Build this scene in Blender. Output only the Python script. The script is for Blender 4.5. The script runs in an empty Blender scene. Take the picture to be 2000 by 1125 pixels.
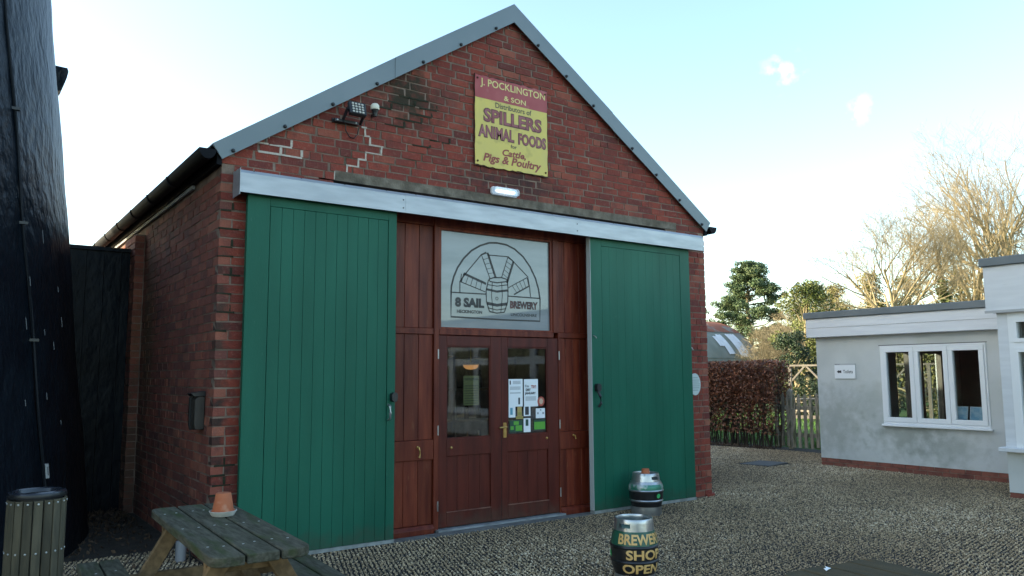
import bpy, bmesh, math, random
from math import sin, cos, pi, radians as rad
from mathutils import Vector, Matrix
import numpy as np

# ------------------------------------------------------------------ camera, sky, sun, exposure
S = bpy.context.scene
COL = S.collection
S.render.engine = 'CYCLES'
S.render.resolution_x, S.render.resolution_y = 1024, 576
cd = bpy.data.cameras.new('camera')
cam = bpy.data.objects.new('camera', cd); COL.objects.link(cam); S.camera = cam
cd.sensor_width = 36; cd.lens = 1532.25 / 2000 * 36
cd.clip_start = .05; cd.clip_end = 2000
CAM = Vector((-1.8523, -6.9906, 1.58))
_r = Vector((.81380, -.58112, -.00578)); _u = Vector((-.05935, -.09299, .99390)); _f = Vector((.57811, .80849, .11017))
cam.matrix_world = Matrix(((_r.x, _u.x, -_f.x, CAM.x), (_r.y, _u.y, -_f.y, CAM.y), (_r.z, _u.z, -_f.z, CAM.z), (0, 0, 0, 1)))

SUN_EL = rad(17.0)
SUN_AZ = math.atan2(-.8, .6)          # measured from +Y towards +X: the sun stands to the left, a little behind the brewery
to_sun = Vector((sin(SUN_AZ) * cos(SUN_EL), cos(SUN_AZ) * cos(SUN_EL), sin(SUN_EL)))
W = bpy.data.worlds.new('World'); S.world = W; W.use_nodes = True
nt = W.node_tree; N = nt.nodes; Lk = nt.links
N.clear()
sky = N.new('ShaderNodeTexSky'); sky.sky_type = 'NISHITA'; sky.sun_disc = False
sky.sun_elevation = SUN_EL; sky.sun_rotation = SUN_AZ
sky.air_density = 1.0; sky.dust_density = 1.3; sky.ozone_density = .6
bgn = N.new('ShaderNodeBackground'); bgn.inputs[1].default_value = .14
wo = N.new('ShaderNodeOutputWorld')
tc = N.new('ShaderNodeTexCoord')
nz = N.new('ShaderNodeTexNoise'); nz.inputs['Scale'].default_value = 48; nz.inputs['Detail'].default_value = 6
Lk.new(tc.outputs['Generated'], nz.inputs['Vector'])
col = sky.outputs[0]
for d0, sx in (((.7700, .5318, .3507), .032), ((.8286, .4739, .2980), .024)):      # two small wisps of cloud
    sub = N.new('ShaderNodeVectorMath'); sub.operation = 'DISTANCE'; sub.inputs[1].default_value = d0
    Lk.new(tc.outputs['Generated'], sub.inputs[0])
    mr = N.new('ShaderNodeMapRange'); mr.inputs[1].default_value = sx; mr.inputs[2].default_value = 0
    mr.inputs[3].default_value = 0; mr.inputs[4].default_value = 1
    Lk.new(sub.outputs['Value'], mr.inputs[0])
    ad = N.new('ShaderNodeMath'); ad.operation = 'MULTIPLY_ADD'; ad.inputs[1].default_value = 3.2; ad.inputs[2].default_value = -2.05
    Lk.new(nz.outputs[0], ad.inputs[0])
    su = N.new('ShaderNodeMath'); su.operation = 'ADD'; Lk.new(ad.outputs[0], su.inputs[0]); Lk.new(mr.outputs[0], su.inputs[1])
    mu = N.new('ShaderNodeMath'); mu.operation = 'MULTIPLY'; mu.use_clamp = True; Lk.new(su.outputs[0], mu.inputs[0]); Lk.new(mr.outputs[0], mu.inputs[1])
    mx = N.new('ShaderNodeMixRGB'); mx.inputs[2].default_value = (6.6, 6.3, 6.2, 1)
    sf_ = N.new('ShaderNodeMath'); sf_.operation = 'MULTIPLY'; sf_.inputs[1].default_value = .6; Lk.new(mu.outputs[0], sf_.inputs[0]); Lk.new(sf_.outputs[0], mx.inputs[0]); Lk.new(col, mx.inputs[1]); col = mx.outputs[0]
tn = N.new('ShaderNodeMixRGB'); tn.blend_type = 'MULTIPLY'; tn.inputs[0].default_value = 1; tn.inputs[2].default_value = (.94, 1.015, 1.01, 1)
Lk.new(col, tn.inputs[1]); Lk.new(tn.outputs[0], bgn.inputs[0]); Lk.new(bgn.outputs[0], wo.inputs[0])
sd = bpy.data.lights.new('sun', 'SUN'); sd.energy = 3.6; sd.angle = rad(.5); sd.color = (1, .86, .62)
sun = bpy.data.objects.new('sun', sd); COL.objects.link(sun)
sun.rotation_euler = (-to_sun).to_track_quat('-Z', 'Y').to_euler()
S.view_settings.view_transform = 'Standard'; S.view_settings.look = 'None'
S.view_settings.gamma = 1; S.view_settings.use_curve_mapping = False
S.view_settings.exposure = 1.95

# ------------------------------------------------------------------ helpers
RNG = random.Random(7)
def rgba(c): return (c[0], c[1], c[2], 1)
def M(name, c1, c2=None, scale=6, rough=.8, bump=0., bscale=60, metal=0., stretch=(1, 1, 1), rnd=0., coat=0., detail=6, lo=.35, hi=.65, emit=0., spots=None, spec=.5):
    m = bpy.data.materials.new(name); m.use_nodes = True
    t = m.node_tree; n = t.nodes; l = t.links; b = n['Principled BSDF']
    b.inputs['Roughness'].default_value = rough; b.inputs['Metallic'].default_value = metal
    b.inputs['Coat Weight'].default_value = coat; b.inputs['Coat Roughness'].default_value = .15
    b.inputs['Specular IOR Level'].default_value = spec
    g = n.new('ShaderNodeNewGeometry'); vm = n.new('ShaderNodeVectorMath'); vm.operation = 'MULTIPLY'; vm.inputs[1].default_value = stretch
    l.new(g.outputs['Position'], vm.inputs[0])
    def noise(sc, det=detail):
        q = n.new('ShaderNodeTexNoise'); q.inputs['Scale'].default_value = sc; q.inputs['Detail'].default_value = det
        l.new(vm.outputs[0], q.inputs['Vector']); return q
    c = None
    if c2 is not None:
        q = noise(scale); r = n.new('ShaderNodeValToRGB')
        r.color_ramp.elements[0].position = lo; r.color_ramp.elements[1].position = hi
        r.color_ramp.elements[0].color = rgba(c1); r.color_ramp.elements[1].color = rgba(c2)
        l.new(q.outputs[0], r.inputs[0]); c = r.outputs[0]
    if spots:
        cs, ssc, slo, shi = spots
        q = noise(ssc, 5); mr = n.new('ShaderNodeMapRange'); mr.inputs[1].default_value = slo; mr.inputs[2].default_value = shi; l.new(q.outputs[0], mr.inputs[0])
        mx = n.new('ShaderNodeMixRGB'); mx.inputs[2].default_value = rgba(cs); l.new(mr.outputs[0], mx.inputs[0])
        if c is None: mx.inputs[1].default_value = rgba(c1)
        else: l.new(c, mx.inputs[1])
        c = mx.outputs[0]
    if rnd:
        v = rnd_value(n, l)
        mr = n.new('ShaderNodeMapRange'); mr.inputs[3].default_value = 1 - rnd; mr.inputs[4].default_value = 1 + rnd; l.new(v, mr.inputs[0])
        h = n.new('ShaderNodeHueSaturation'); l.new(mr.outputs[0], h.inputs['Value'])
        if c is None: h.inputs['Color'].default_value = rgba(c1)
        else: l.new(c, h.inputs['Color'])
        c = h.outputs[0]
    if c is None: b.inputs['Base Color'].default_value = rgba(c1)
    else: l.new(c, b.inputs['Base Color'])
    if bump:
        q = noise(bscale); bp = n.new('ShaderNodeBump'); bp.inputs['Strength'].default_value = bump; bp.inputs['Distance'].default_value = .01
        l.new(q.outputs[0], bp.inputs['Height']); l.new(bp.outputs[0], b.inputs['Normal'])
    if emit:
        b.inputs['Emission Color'].default_value = rgba(c1); b.inputs['Emission Strength'].default_value = emit
    return m
def rnd_value(n, l):
    a = n.new('ShaderNodeAttribute'); a.attribute_name = 'rnd'
    o = n.new('ShaderNodeObjectInfo')
    s = n.new('ShaderNodeMath'); s.operation = 'ADD'; l.new(a.outputs['Fac'], s.inputs[0]); l.new(o.outputs['Random'], s.inputs[1])
    f = n.new('ShaderNodeMath'); f.operation = 'FRACT'; l.new(s.outputs[0], f.inputs[0]); return f.outputs[0]
def brick_material(name, stops, bands=()):
    m = M(name, (.2, .05, .04), rough=.92, bump=.5, bscale=70)
    t = m.node_tree; n = t.nodes; l = t.links; b = n['Principled BSDF']
    v = rnd_value(n, l); r = n.new('ShaderNodeValToRGB'); el = r.color_ramp.elements
    el[0].position = stops[0][0]; el[0].color = rgba(stops[0][1]); el[1].position = stops[-1][0]; el[1].color = rgba(stops[-1][1])
    for p, c in stops[1:-1]:
        e = el.new(p); e.color = rgba(c)
    l.new(v, r.inputs[0])
    g = n.new('ShaderNodeNewGeometry'); c = r.outputs[0]
    for sc, lo, hi, cc, am in ((9, .48, .78, (.09, .03, .026), .65), (30, .54, .72, (.30, .14, .10), .45), (1.6, .50, .74, (.06, .03, .026), .6)):
        q = n.new('ShaderNodeTexNoise'); q.inputs['Scale'].default_value = sc; q.inputs['Detail'].default_value = 5; l.new(g.outputs['Position'], q.inputs['Vector'])
        mr = n.new('ShaderNodeMapRange'); mr.inputs[1].default_value = lo; mr.inputs[2].default_value = hi; mr.inputs[4].default_value = am; l.new(q.outputs[0], mr.inputs[0])
        mx = n.new('ShaderNodeMixRGB'); mx.inputs[2].default_value = rgba(cc); l.new(mr.outputs[0], mx.inputs[0]); l.new(c, mx.inputs[1]); c = mx.outputs[0]
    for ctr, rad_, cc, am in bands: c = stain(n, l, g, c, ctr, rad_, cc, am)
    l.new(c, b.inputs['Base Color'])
    return m
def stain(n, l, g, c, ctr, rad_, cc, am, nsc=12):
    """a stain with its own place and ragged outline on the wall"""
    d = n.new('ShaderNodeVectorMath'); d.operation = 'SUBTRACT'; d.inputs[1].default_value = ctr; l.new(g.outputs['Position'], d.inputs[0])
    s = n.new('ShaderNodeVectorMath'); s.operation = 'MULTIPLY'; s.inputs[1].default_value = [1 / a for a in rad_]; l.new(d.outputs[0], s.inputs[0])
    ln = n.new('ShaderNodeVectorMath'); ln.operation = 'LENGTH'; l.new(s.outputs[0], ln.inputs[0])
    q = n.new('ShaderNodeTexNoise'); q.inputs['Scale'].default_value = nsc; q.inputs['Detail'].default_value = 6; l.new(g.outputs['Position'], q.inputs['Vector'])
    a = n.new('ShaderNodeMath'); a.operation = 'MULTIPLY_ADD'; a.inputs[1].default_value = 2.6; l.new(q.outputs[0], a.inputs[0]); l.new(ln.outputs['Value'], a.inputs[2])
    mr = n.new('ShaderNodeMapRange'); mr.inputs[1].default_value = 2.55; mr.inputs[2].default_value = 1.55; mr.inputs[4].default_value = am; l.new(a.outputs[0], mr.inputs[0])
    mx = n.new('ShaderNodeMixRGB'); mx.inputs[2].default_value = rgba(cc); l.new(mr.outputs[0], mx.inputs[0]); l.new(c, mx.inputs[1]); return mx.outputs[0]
def glass_material(name, tint=(1, 1, 1), boost=0.):
    m = bpy.data.materials.new(name); m.use_nodes = True; t = m.node_tree; n = t.nodes; l = t.links; n.clear()
    o = n.new('ShaderNodeOutputMaterial'); gl = n.new('ShaderNodeBsdfGlossy'); gl.inputs['Roughness'].default_value = .015
    tr = n.new('ShaderNodeBsdfTransparent'); tr.inputs[0].default_value = rgba(tint)
    fr = n.new('ShaderNodeFresnel'); g_ = n.new('ShaderNodeNewGeometry'); io = n.new('ShaderNodeMapRange'); io.inputs[3].default_value = 1.5; io.inputs[4].default_value = 1 / 1.5; l.new(g_.outputs['Backfacing'], io.inputs[0]); l.new(io.outputs[0], fr.inputs[0])
    a = n.new('ShaderNodeMath'); a.operation = 'ADD'; a.use_clamp = True; a.inputs[1].default_value = boost; l.new(fr.outputs[0], a.inputs[0])
    mx = n.new('ShaderNodeMixShader'); l.new(a.outputs[0], mx.inputs[0]); l.new(tr.outputs[0], mx.inputs[1]); l.new(gl.outputs[0], mx.inputs[2]); l.new(mx.outputs[0], o.inputs[0])
    return m

def thing(name, label, cat, loc=(0, 0, 0), rz=0., group=None):
    o = bpy.data.objects.new(name, None); COL.objects.link(o)
    o.empty_display_size = .1; o.location = loc; o.rotation_euler = (0, 0, rz)
    tag(o, label, cat, group); return o
def tag(o, label, cat=None, group=None):
    o['label'] = label
    if cat: o['category'] = cat
    if group: o['group'] = group
    return o
def copy_tree(o, parent=None):
    c = o.copy(); COL.objects.link(c)
    if parent: c.parent = parent
    for ch in o.children: copy_tree(ch, c)
    return c

class MB:
    """collects geometry; build() links it as ONE mesh object (coordinates local to the thing's root)"""
    def __init__(s): s.v = []; s.f = []; s.r = []; s.cur = 0.
    def add(s, vs, fs):
        o = len(s.v); s.v += [tuple(p) for p in vs]; s.r += [s.cur] * len(vs)
        s.f += [tuple(i + o for i in f) for f in fs]; return s
    def box(s, x0, x1, y0, y1, z0, z1, jit=0.):
        P = [(x, y, z) for z in (z0, z1) for y in (y0, y1) for x in (x0, x1)]
        if jit: P = [tuple(a + RNG.uniform(-jit, jit) for a in p) for p in P]
        return s.add(P, [(0, 2, 3, 1), (4, 5, 7, 6), (0, 1, 5, 4), (2, 6, 7, 3), (0, 4, 6, 2), (1, 3, 7, 5)])
    def beam(s, p, q, w, h, up=(0, 0, 1), ext=0.):
        p = Vector(p); q = Vector(q); d = (q - p).normalized(); p = p - d * ext; q = q + d * ext
        a = d.cross(Vector(up))
        if a.length < 1e-4: a = d.cross(Vector((1, 0, 0)))
        a.normalize(); b = a.cross(d)
        P = [e + a * (sx * w / 2) + b * (sz * h / 2) for e in (p, q) for sz in (-1, 1) for sx in (-1, 1)]
        return s.add(P, [(0, 1, 3, 2), (4, 6, 7, 5), (0, 4, 5, 1), (2, 3, 7, 6), (0, 2, 6, 4), (1, 5, 7, 3)])
    def tube(s, pts, rads, n=6, cap=True):
        pts = [Vector(p) for p in pts]; k = len(pts); ring = []
        for i, p in enumerate(pts):
            d = (pts[min(i + 1, k - 1)] - pts[max(i - 1, 0)])
            d = d.normalized() if d.length > 1e-9 else Vector((0, 0, 1))
            a = d.cross(Vector((0, 0, 1)));  a = a if a.length > .05 else d.cross(Vector((1, 0, 0)))
            a.normalize(); b = d.cross(a); r = rads[i] if hasattr(rads, '__len__') else rads
            ring += [p + a * (r * cos(2 * pi * j / n)) + b * (r * sin(2 * pi * j / n)) for j in range(n)]
        F = [(i * n + j, i * n + (j + 1) % n, (i + 1) * n + (j + 1) % n, (i + 1) * n + j) for i in range(k - 1) for j in range(n)]
        if cap: F += [tuple(range(n - 1, -1, -1)), tuple((k - 1) * n + j for j in range(n))]
        return s.add(ring, F)
    def lathe(s, prof, n=32, c=(0, 0, 0), skip=None, closed=False):
        V = [(c[0] + r * cos(2 * pi * j / n), c[1] + r * sin(2 * pi * j / n), c[2] + z) for r, z in prof for j in range(n)]
        k = len(prof); F = []
        for i in range(k if closed else k - 1):
            i2 = (i + 1) % k
            for j in range(n):
                if skip and skip(i, j): continue
                F.append((i * n + j, i * n + (j + 1) % n, i2 * n + (j + 1) % n, i2 * n + j))
        return s.add(V, F)
    def prism(s, poly, a0, a1, axis='z'):
        """poly: 2D outline; extruded along axis from a0 to a1 (xy->z, xz->y, yz->x)"""
        k = len(poly); mk = {'z': lambda p, a: (p[0], p[1], a), 'y': lambda p, a: (p[0], a, p[1]), 'x': lambda p, a: (a, p[0], p[1])}[axis]
        V = [mk(p, a0) for p in poly] + [mk(p, a1) for p in poly]
        F = [tuple(range(k - 1, -1, -1)), tuple(range(k, 2 * k))] + [(i, (i + 1) % k, k + (i + 1) % k, k + i) for i in range(k)]
        return s.add(V, F)
    def map(s, vs2, fs, fn): return s.add([fn(a, b) for a, b in vs2], fs)
    def stroke(s, pts, w, fn):
        """flat ribbon along 2D points with mitred joints"""
        k = len(pts); L = []; R_ = []
        for i in range(k):
            a = Vector(pts[max(i - 1, 0)]); b = Vector(pts[min(i + 1, k - 1)]); d = (b - a)
            d = d.normalized() if d.length > 1e-9 else Vector((1, 0)); nn = Vector((-d.y, d.x)) * (w / 2); p = Vector(pts[i])
            L.append(p + nn); R_.append(p - nn)
        V = [fn(*q) for q in L + R_]
        return s.add(V, [(i, k + i, k + i + 1, i + 1) for i in range(k - 1)])
    def build(s, name, mat, parent=None, smooth=False, bevel=0., kind=None, label=None, angle=40):
        me = bpy.data.meshes.new(name); me.from_pydata(s.v, [], s.f)
        if any(s.r):
            at = me.attributes.new('rnd', 'FLOAT', 'POINT'); at.data.foreach_set('value', s.r)
        me.materials.append(mat)
        bm = bmesh.new(); bm.from_mesh(me)
        if len(bm.faces) < 60000: bmesh.ops.recalc_face_normals(bm, faces=bm.faces)
        if bevel: bmesh.ops.bevel(bm, geom=bm.edges[:], offset=bevel, segments=1, affect='EDGES', clamp_overlap=True)
        bm.to_mesh(me); bm.free()
        if smooth:
            me.shade_smooth()
            me.set_sharp_from_angle(angle=rad(angle))
        o = bpy.data.objects.new(name, me); COL.objects.link(o)
        if parent: o.parent = parent
        if kind: o['kind'] = kind
        if label: o['label'] = label
        return o
def text2d(body, bold=0., shear=0.):
    cu = bpy.data.curves.new('lettering', 'FONT'); cu.body = body; cu.offset = bold; cu.shear = shear; cu.resolution_u = 3; cu.fill_mode = 'FRONT'
    o = bpy.data.objects.new('lettering', cu); COL.objects.link(o)
    me = o.to_mesh(); V = [(v.co.x, v.co.y) for v in me.vertices]; F = [tuple(p.vertices) for p in me.polygons]
    o.to_mesh_clear(); bpy.data.objects.remove(o); bpy.data.curves.remove(cu)
    x0 = min(v[0] for v in V); x1 = max(v[0] for v in V); y0 = min(v[1] for v in V); y1 = max(v[1] for v in V)
    return [((a - x0) / (x1 - x0), (b - y0) / (y1 - y0)) for a, b in V], F
def put_text(mb, body, x0, x1, z0, z1, fn, bold=.02, shear=0.):
    V, F = text2d(body, bold, shear)
    return mb.map([(x0 + a * (x1 - x0), z0 + b * (z1 - z0)) for a, b in V], F, fn)
def rounded(x0, x1, y0, y1, r, corners=(1, 1, 1, 1), n=5):
    P = []
    for k, (cx, cy, a0) in enumerate(((x0 + r, y0 + r, pi), (x1 - r, y0 + r, 1.5 * pi), (x1 - r, y1 - r, 0), (x0 + r, y1 - r, .5 * pi))):
        if corners[k]: P += [(cx + r * cos(a0 + .5 * pi * i / n), cy + r * sin(a0 + .5 * pi * i / n)) for i in range(n + 1)]
        else: P.append(((x0, y0), (x1, y0), (x1, y1), (x0, y1))[k])
    return P
def leaf(mb, p, sz, rng, up=None):
    d = Vector((rng.gauss(0, 1), rng.gauss(0, 1), rng.gauss(0, 1)))
    if up: d += Vector(up)
    d.normalize(); a = d.cross(Vector((rng.gauss(0, 1), rng.gauss(0, 1), rng.gauss(0, 1)))).normalized(); b = a.cross(d) * (sz * .15)
    p = Vector(p); mb.cur = rng.random()
    return mb.add([p - d * sz * .5, p + a * sz * .32 + b, p + d * sz * .5, p - a * sz * .32 + b], [(0, 1, 2), (0, 2, 3)])

# ------------------------------------------------------------------ materials
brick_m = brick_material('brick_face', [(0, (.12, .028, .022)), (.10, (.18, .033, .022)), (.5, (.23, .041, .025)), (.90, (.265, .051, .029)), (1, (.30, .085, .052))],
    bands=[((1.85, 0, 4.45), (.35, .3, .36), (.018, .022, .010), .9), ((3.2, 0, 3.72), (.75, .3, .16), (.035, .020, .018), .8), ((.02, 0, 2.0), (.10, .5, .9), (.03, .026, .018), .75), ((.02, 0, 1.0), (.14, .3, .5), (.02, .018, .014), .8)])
side_brick_m = brick_material('side_brick_face', [(0, (.15, .05, .038)), (.3, (.21, .058, .04)), (.7, (.27, .075, .047)), (1, (.33, .115, .07))],
    bands=[((0, 2.9, 2.1), (.4, .45, 1.0), (.13, .075, .022), .6), ((0, 3.3, .6), (.5, .5, .9), (.07, .055, .035), .7)])
mortar_m = M('mortar', (.27, .19, .145), (.14, .095, .07), 5, .95, .5, 90, spots=((.04, .038, .02), 1.9, .56, .68))
repair_m = M('pale_repair_mortar', (.55, .48, .40), (.42, .36, .30), 30, .95, .5, 80)
green_m = M('green_door_paint', (.007, .092, .055), (.011, .117, .071), 1.1, .48, .12, 45, stretch=(3, 3, .6), spots=((.05, .15, .105), 24, .66, .82), spec=.22)
metal_m = M('galvanised_sheet', (.35, .365, .385), (.44, .455, .475), 3, .50, .08, 20, metal=.55, stretch=(1, 1, 5), spots=((.38, .40, .42), 5, .60, .75))
flash_m = M('grey_coated_sheet', (.15, .185, .20), (.175, .205, .22), 2, .48, .04, 30, metal=.1)
screw_m = M('dark_screw_cap', (.02, .024, .028), rough=.5)
black_m = M('black_plastic', (.012, .013, .015), rough=.4)
gutter_m = M('black_gutter', (.008, .009, .012), (.012, .013, .016), 5, .7, .1, 30, spec=.08)
roof_m = M('fibre_cement_roof', (.10, .105, .11), (.16, .165, .17), 4, .85, .3, 40)
lintel_m = M('weathered_concrete', (.20, .165, .125), (.11, .088, .062), 9, .95, .6, 60, spots=((.06, .05, .036), 5, .5, .7))
red_m = M('mahogany_stain', (.098, .0135, .007), (.180, .034, .015), 2.4, .45, .2, 26, stretch=(7, 7, .7), rnd=.22, spots=((.24, .085, .04), 7, .64, .80), spec=.25)
redd_m = M('dark_mahogany_stain', (.062, .0098, .0065), (.102, .0165, .0095), 2.0, .45, .15, 26, stretch=(6, 6, .7), spots=((.15, .05, .03), 9, .70, .82), spec=.25)
brass_m = M('brass', (.55, .36, .12), (.40, .25, .09), 20, .38, metal=.9)
steel_m = M('brushed_steel', (.55, .56, .58), (.38, .39, .40), 8, .34, .1, 60, metal=.85)
dark_m = M('interior_dark', (.022, .018, .016), (.04, .032, .026), 3, .9)
glass_m = glass_material('window_glass', (.70, .75, .80), .015)
frost_m = M('frosted_film', (.185, .205, .22), (.115, .135, .148), .9, .28, .03, 2.2, stretch=(1, 1, 5), coat=1.0)
frost_m.node_tree.nodes['Principled BSDF'].inputs['Coat Roughness'].default_value = .03
logo_m = M('printed_black', (.018, .016, .016), (.035, .03, .028), 8, .5)
logored_m = M('printed_brown', (.11, .035, .03), (.02, .016, .016), 3, .5)
white_m = M('white_print_paper', (.78, .80, .82), rough=.6)
grey_print = M('grey_print', (.30, .31, .33), rough=.6)

def add_stains(m, lst):
    t = m.node_tree; n = t.nodes; l = t.links; b_ = n['Principled BSDF']
    s = b_.inputs['Base Color'].links[0].from_socket; g = n.new('ShaderNodeNewGeometry')
    for a in lst: s = stain(n, l, g, s, *a)
    l.new(s, b_.inputs['Base Color'])
add_stains(green_m, [((1.0, -.1, .02), (1.6, .5, .16), (.045, .060, .040), .55, 9), ((5.0, -.1, .02), (1.6, .5, .14), (.045, .060, .040), .5, 9)])
add_stains(redd_m, [((3.0, .1, .05), (1.4, .5, .14), (.07, .045, .032), .5, 9)])
# ------------------------------------------------------------------ ground
def sheet(name, x0, x1, y0, y1, z, mat, n=1):
    b = MB(); b.add([(x0, y0, z), (x1, y0, z), (x1, y1, z), (x0, y1, z)], [(0, 1, 2, 3)])
    o = b.build(name, mat); o['kind'] = 'structure'; return o
earth_m = M('earth', (.05, .042, .030), (.085, .07, .05), 3, .95, .8, 30)
bed_m = M('gravel_bed', (.012, .012, .012), (.028, .026, .023), 40, .95, .9, 90)
lawn_m = M('lawn', (.035, .085, .012), (.06, .12, .02), 5, .9, .8, 60)
soil_m = M('damp_soil', (.028, .022, .016), (.05, .04, .028), 9, .95, .9, 50)
sheet('ground', -300, 400, -300, 500, -.008, earth_m)
sheet('courtyard', -14, 12.95, -16, 20, -.004, bed_m)
sheet('soil_corner', -1.6, .02, .15, 3.45, 0, soil_m)
sheet('lawn', 12.95, 60, -20, 70, -.003, lawn_m)

# ------------------------------------------------------------------ brewery building
BW = 6.33; AX = 3.155; DEP = 14.0; SL = .6615
brew = thing('brewery_building', 'red brick gabled brewery with green sliding doors and a mahogany shopfront', 'building')
b = MB()   # walls: the mortar body behind the brick faces
g0 = .0055
def upper(x): return 3.58 + SL * min(x, BW - x)
fw = [(g0, -.02), (.9, -.02), (.9, 3.46), (5.6, 3.46), (5.6, -.02), (BW - g0, -.02), (BW - g0, upper(0)), (AX, upper(AX) - .01), (g0, upper(0))]
b.prism(fw[:3] + [(.9, upper(.9)), (g0, upper(0))], g0, .225, 'y')
b.prism([(5.6, -.02), (BW - g0, -.02), (BW - g0, upper(0)), (5.6, upper(.73))], g0, .225, 'y')
b.prism([(.9, 3.46), (5.6, 3.46), (5.6, upper(.73)), (AX, upper(AX) - .01), (.9, upper(.9))], g0, .225, 'y')
b.box(g0, .225, .225, DEP, -.02, 3.56)
b.box(BW - .225, BW - g0, .225, DEP, -.02, 3.56)
b.prism([(0, -.02), (BW, -.02), (BW, upper(0)), (AX, upper(AX)), (0, upper(0))], DEP, DEP + .22, 'y')
b.box(-.10, g0, 3.262, 3.938, -.02, 3.30)
b.build('wall', mortar_m, brew)

CH = .082; BH = .071
B = []      # (centre, size, facing)
def course(span0, span1, z, i, off, place):
    head = off
    L = .108 if head else .229
    x = span0
    first = True
    k = 0
    while x < span1 - .03:
        l = L
        if not head and RNG.random() < .12: l = .108
        if first and not head and i % 2: l = .165
        first = False
        x1 = min(x + l, span1)
        if span1 - x1 < .055: x1 = span1
        if x1 - x > .03: place((x + x1) / 2, x1 - x, z)
        x = x1 + .0105
from mathutils import noise as mn
def wav(c, z): return .006 * mn.noise(Vector((c * 1.1, 0, z * 1.5)))
def pf(c, l, z): B.append(((c + RNG.uniform(-.003, .003), .05 + RNG.uniform(-.003, .002) , z + BH / 2 + RNG.uniform(-.003, .003) + wav(c, z)), (l - RNG.uniform(0, .006), .1, BH + RNG.uniform(-.008, .003)), 'f'))
def ps(c, l, z): B.append(((.05 + RNG.uniform(-.002, .0035), c, z + BH / 2 + RNG.uniform(-.002, .002)), (.1, l, BH + RNG.uniform(-.005, .003)), 's'))
def pr(c, l, z): B.append(((BW - .05 + RNG.uniform(-.002, .002), c, z + BH / 2), (.1, l, BH), 'r'))
for i in range(0, 70):
    z = .012 + i * CH; zt = z + BH
    odd = i % 2
    xl = max(0., (zt - 3.63) / SL)
    if xl > AX - .05: break
    st = (.1125 if odd else 0.) if xl == 0 else xl
    en = (BW - (.1125 if odd else 0.)) if xl == 0 else BW - xl
    hd = (i % 5 == 4) and z < 3.2
    if zt < 3.32:
        course(st, .40, z, i, False, pf); course(5.72, en, z, i, False, pf)
    elif z < 3.53:
        course(st, 1.05, z, i, False, pf); course(5.80, en, z, i, False, pf)
    else:
        course(st, en, z, i, False, pf)
    if zt < 3.43:
        hs = i % 4 == 2
        course(0. if odd else .1125, 3.25, z, i, hs, ps)
        course(3.95, 8.0, z, i, hs, ps)
        course(0. if odd else .1125, DEP, z, i, hs, pr)
    if zt < 3.3:     # buttress: face and front cheek
        for (c, l) in (((3.372, .229), (3.611, .229), (3.840, .20)) if odd else ((3.31, .108), (3.49, .229), (3.73, .229), (3.9, .085))):
            B.append(((-.06 + RNG.uniform(-.003, .003), c, z + BH / 2), (.10, l, BH), 's'))
def score(q):
    (c, s, f) = q
    v = CAM - Vector(c); d = v.length
    if f == 'r': return 0
    nrm = Vector((0, -1, 0)) if f == 'f' else Vector((-1, 0, 0))
    d2 = Vector(c) - CAM; w = d2.dot(_f)
    u_ = 1000 + 1532 * d2.dot(_r) / w; v_ = 562 - 1532 * d2.dot(_u) / w
    if not (200 < u_ < 2000 and 0 < v_ < 1030): return 0
    if 460 < u_ < 1345 and f == 'f' and c[2] < 3.42 : return 0
    return max(0, nrm.dot(v / d)) * max(s[0] if f == 'f' else s[1], .01) * s[2] / d ** 2
B.sort(key=score, reverse=True)
def brick_mesh(name, mat):
    m = MB(); h = .5; c = .035
    P = []
    m.box(-.5, .5, -.5, .5, -.5, .5, jit=.03)
    m.v = [(a * .97 if abs(a) > .3 else a, b_, c_) for a, b_, c_ in m.v]
    return m
protos = {}
for key, mat in (('f', brick_m), ('s', side_brick_m)):
    protos[key] = []
    for k in range(6):
        o = brick_mesh('brick', mat); me = bpy.data.meshes.new('brick'); me.from_pydata(o.v, [], o.f); me.materials.append(mat); protos[key].append(me)
for (c, s, f) in B[:300]:
    o = bpy.data.objects.new('brick', RNG.choice(protos[f])); COL.objects.link(o); o.parent = brew
    o.location = c; o.scale = s; o.rotation_euler = (RNG.gauss(0, .004), RNG.gauss(0, .006), 0)
for mat, fs in ((brick_m, 'f'), (side_brick_m, 'sr')):
    rest = MB()
    for (c, s, f) in B[300:]:
        if f not in fs: continue
        rest.cur = RNG.random()
        rest.box(c[0] - s[0] / 2, c[0] + s[0] / 2, c[1] - s[1] / 2, c[1] + s[1] / 2, c[2] - s[2] / 2, c[2] + s[2] / 2, jit=.0025)
    rest.build('brickwork', mat, brew, kind='stuff')
# pale stepped repair in the joints, left of the gable
cr = MB()
def snap(z): return .012 + round((z - .012 + .0055) / CH) * CH - .0055
path = [(1.058, 3.487), (1.062, 3.552), (1.18, 3.562), (1.184, 3.636), (1.299, 3.648), (1.304, 3.717), (1.376, 3.729), (1.381, 3.799), (1.546, 3.804), (1.558, 3.88), (1.419, 3.899), (1.408, 3.969), (1.367, 3.977), (1.377, 4.049), (1.337, 4.06)]
q = [(x, snap(z)) for x, z in path]
for (xa, za), (xb, zb) in zip(q[:-1], q[1:]):
    if abs(za - zb) < .02: cr.box(min(xa, xb) - .009, max(xa, xb) + .009, -.0035, .012, za - .0075, za + .0075, jit=.003)
    else: cr.box(xa - .008, xa + .010, -.003, .012, min(za, zb) + .008, max(za, zb) - .008, jit=.003)
for (x, z) in ((.42, 3.58), (.62, 3.58), (.30, 3.70), (.52, 3.66)):
    zz = snap(z); cr.box(x - .1, x + .11, -.004, .012, zz - .009, zz + .009, jit=.002); cr.box(x + .095, x + .118, -.0035, .012, zz + .0095, zz + CH - .010, jit=.002)
cr.build('mortar_repair', repair_m, brew)

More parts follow.
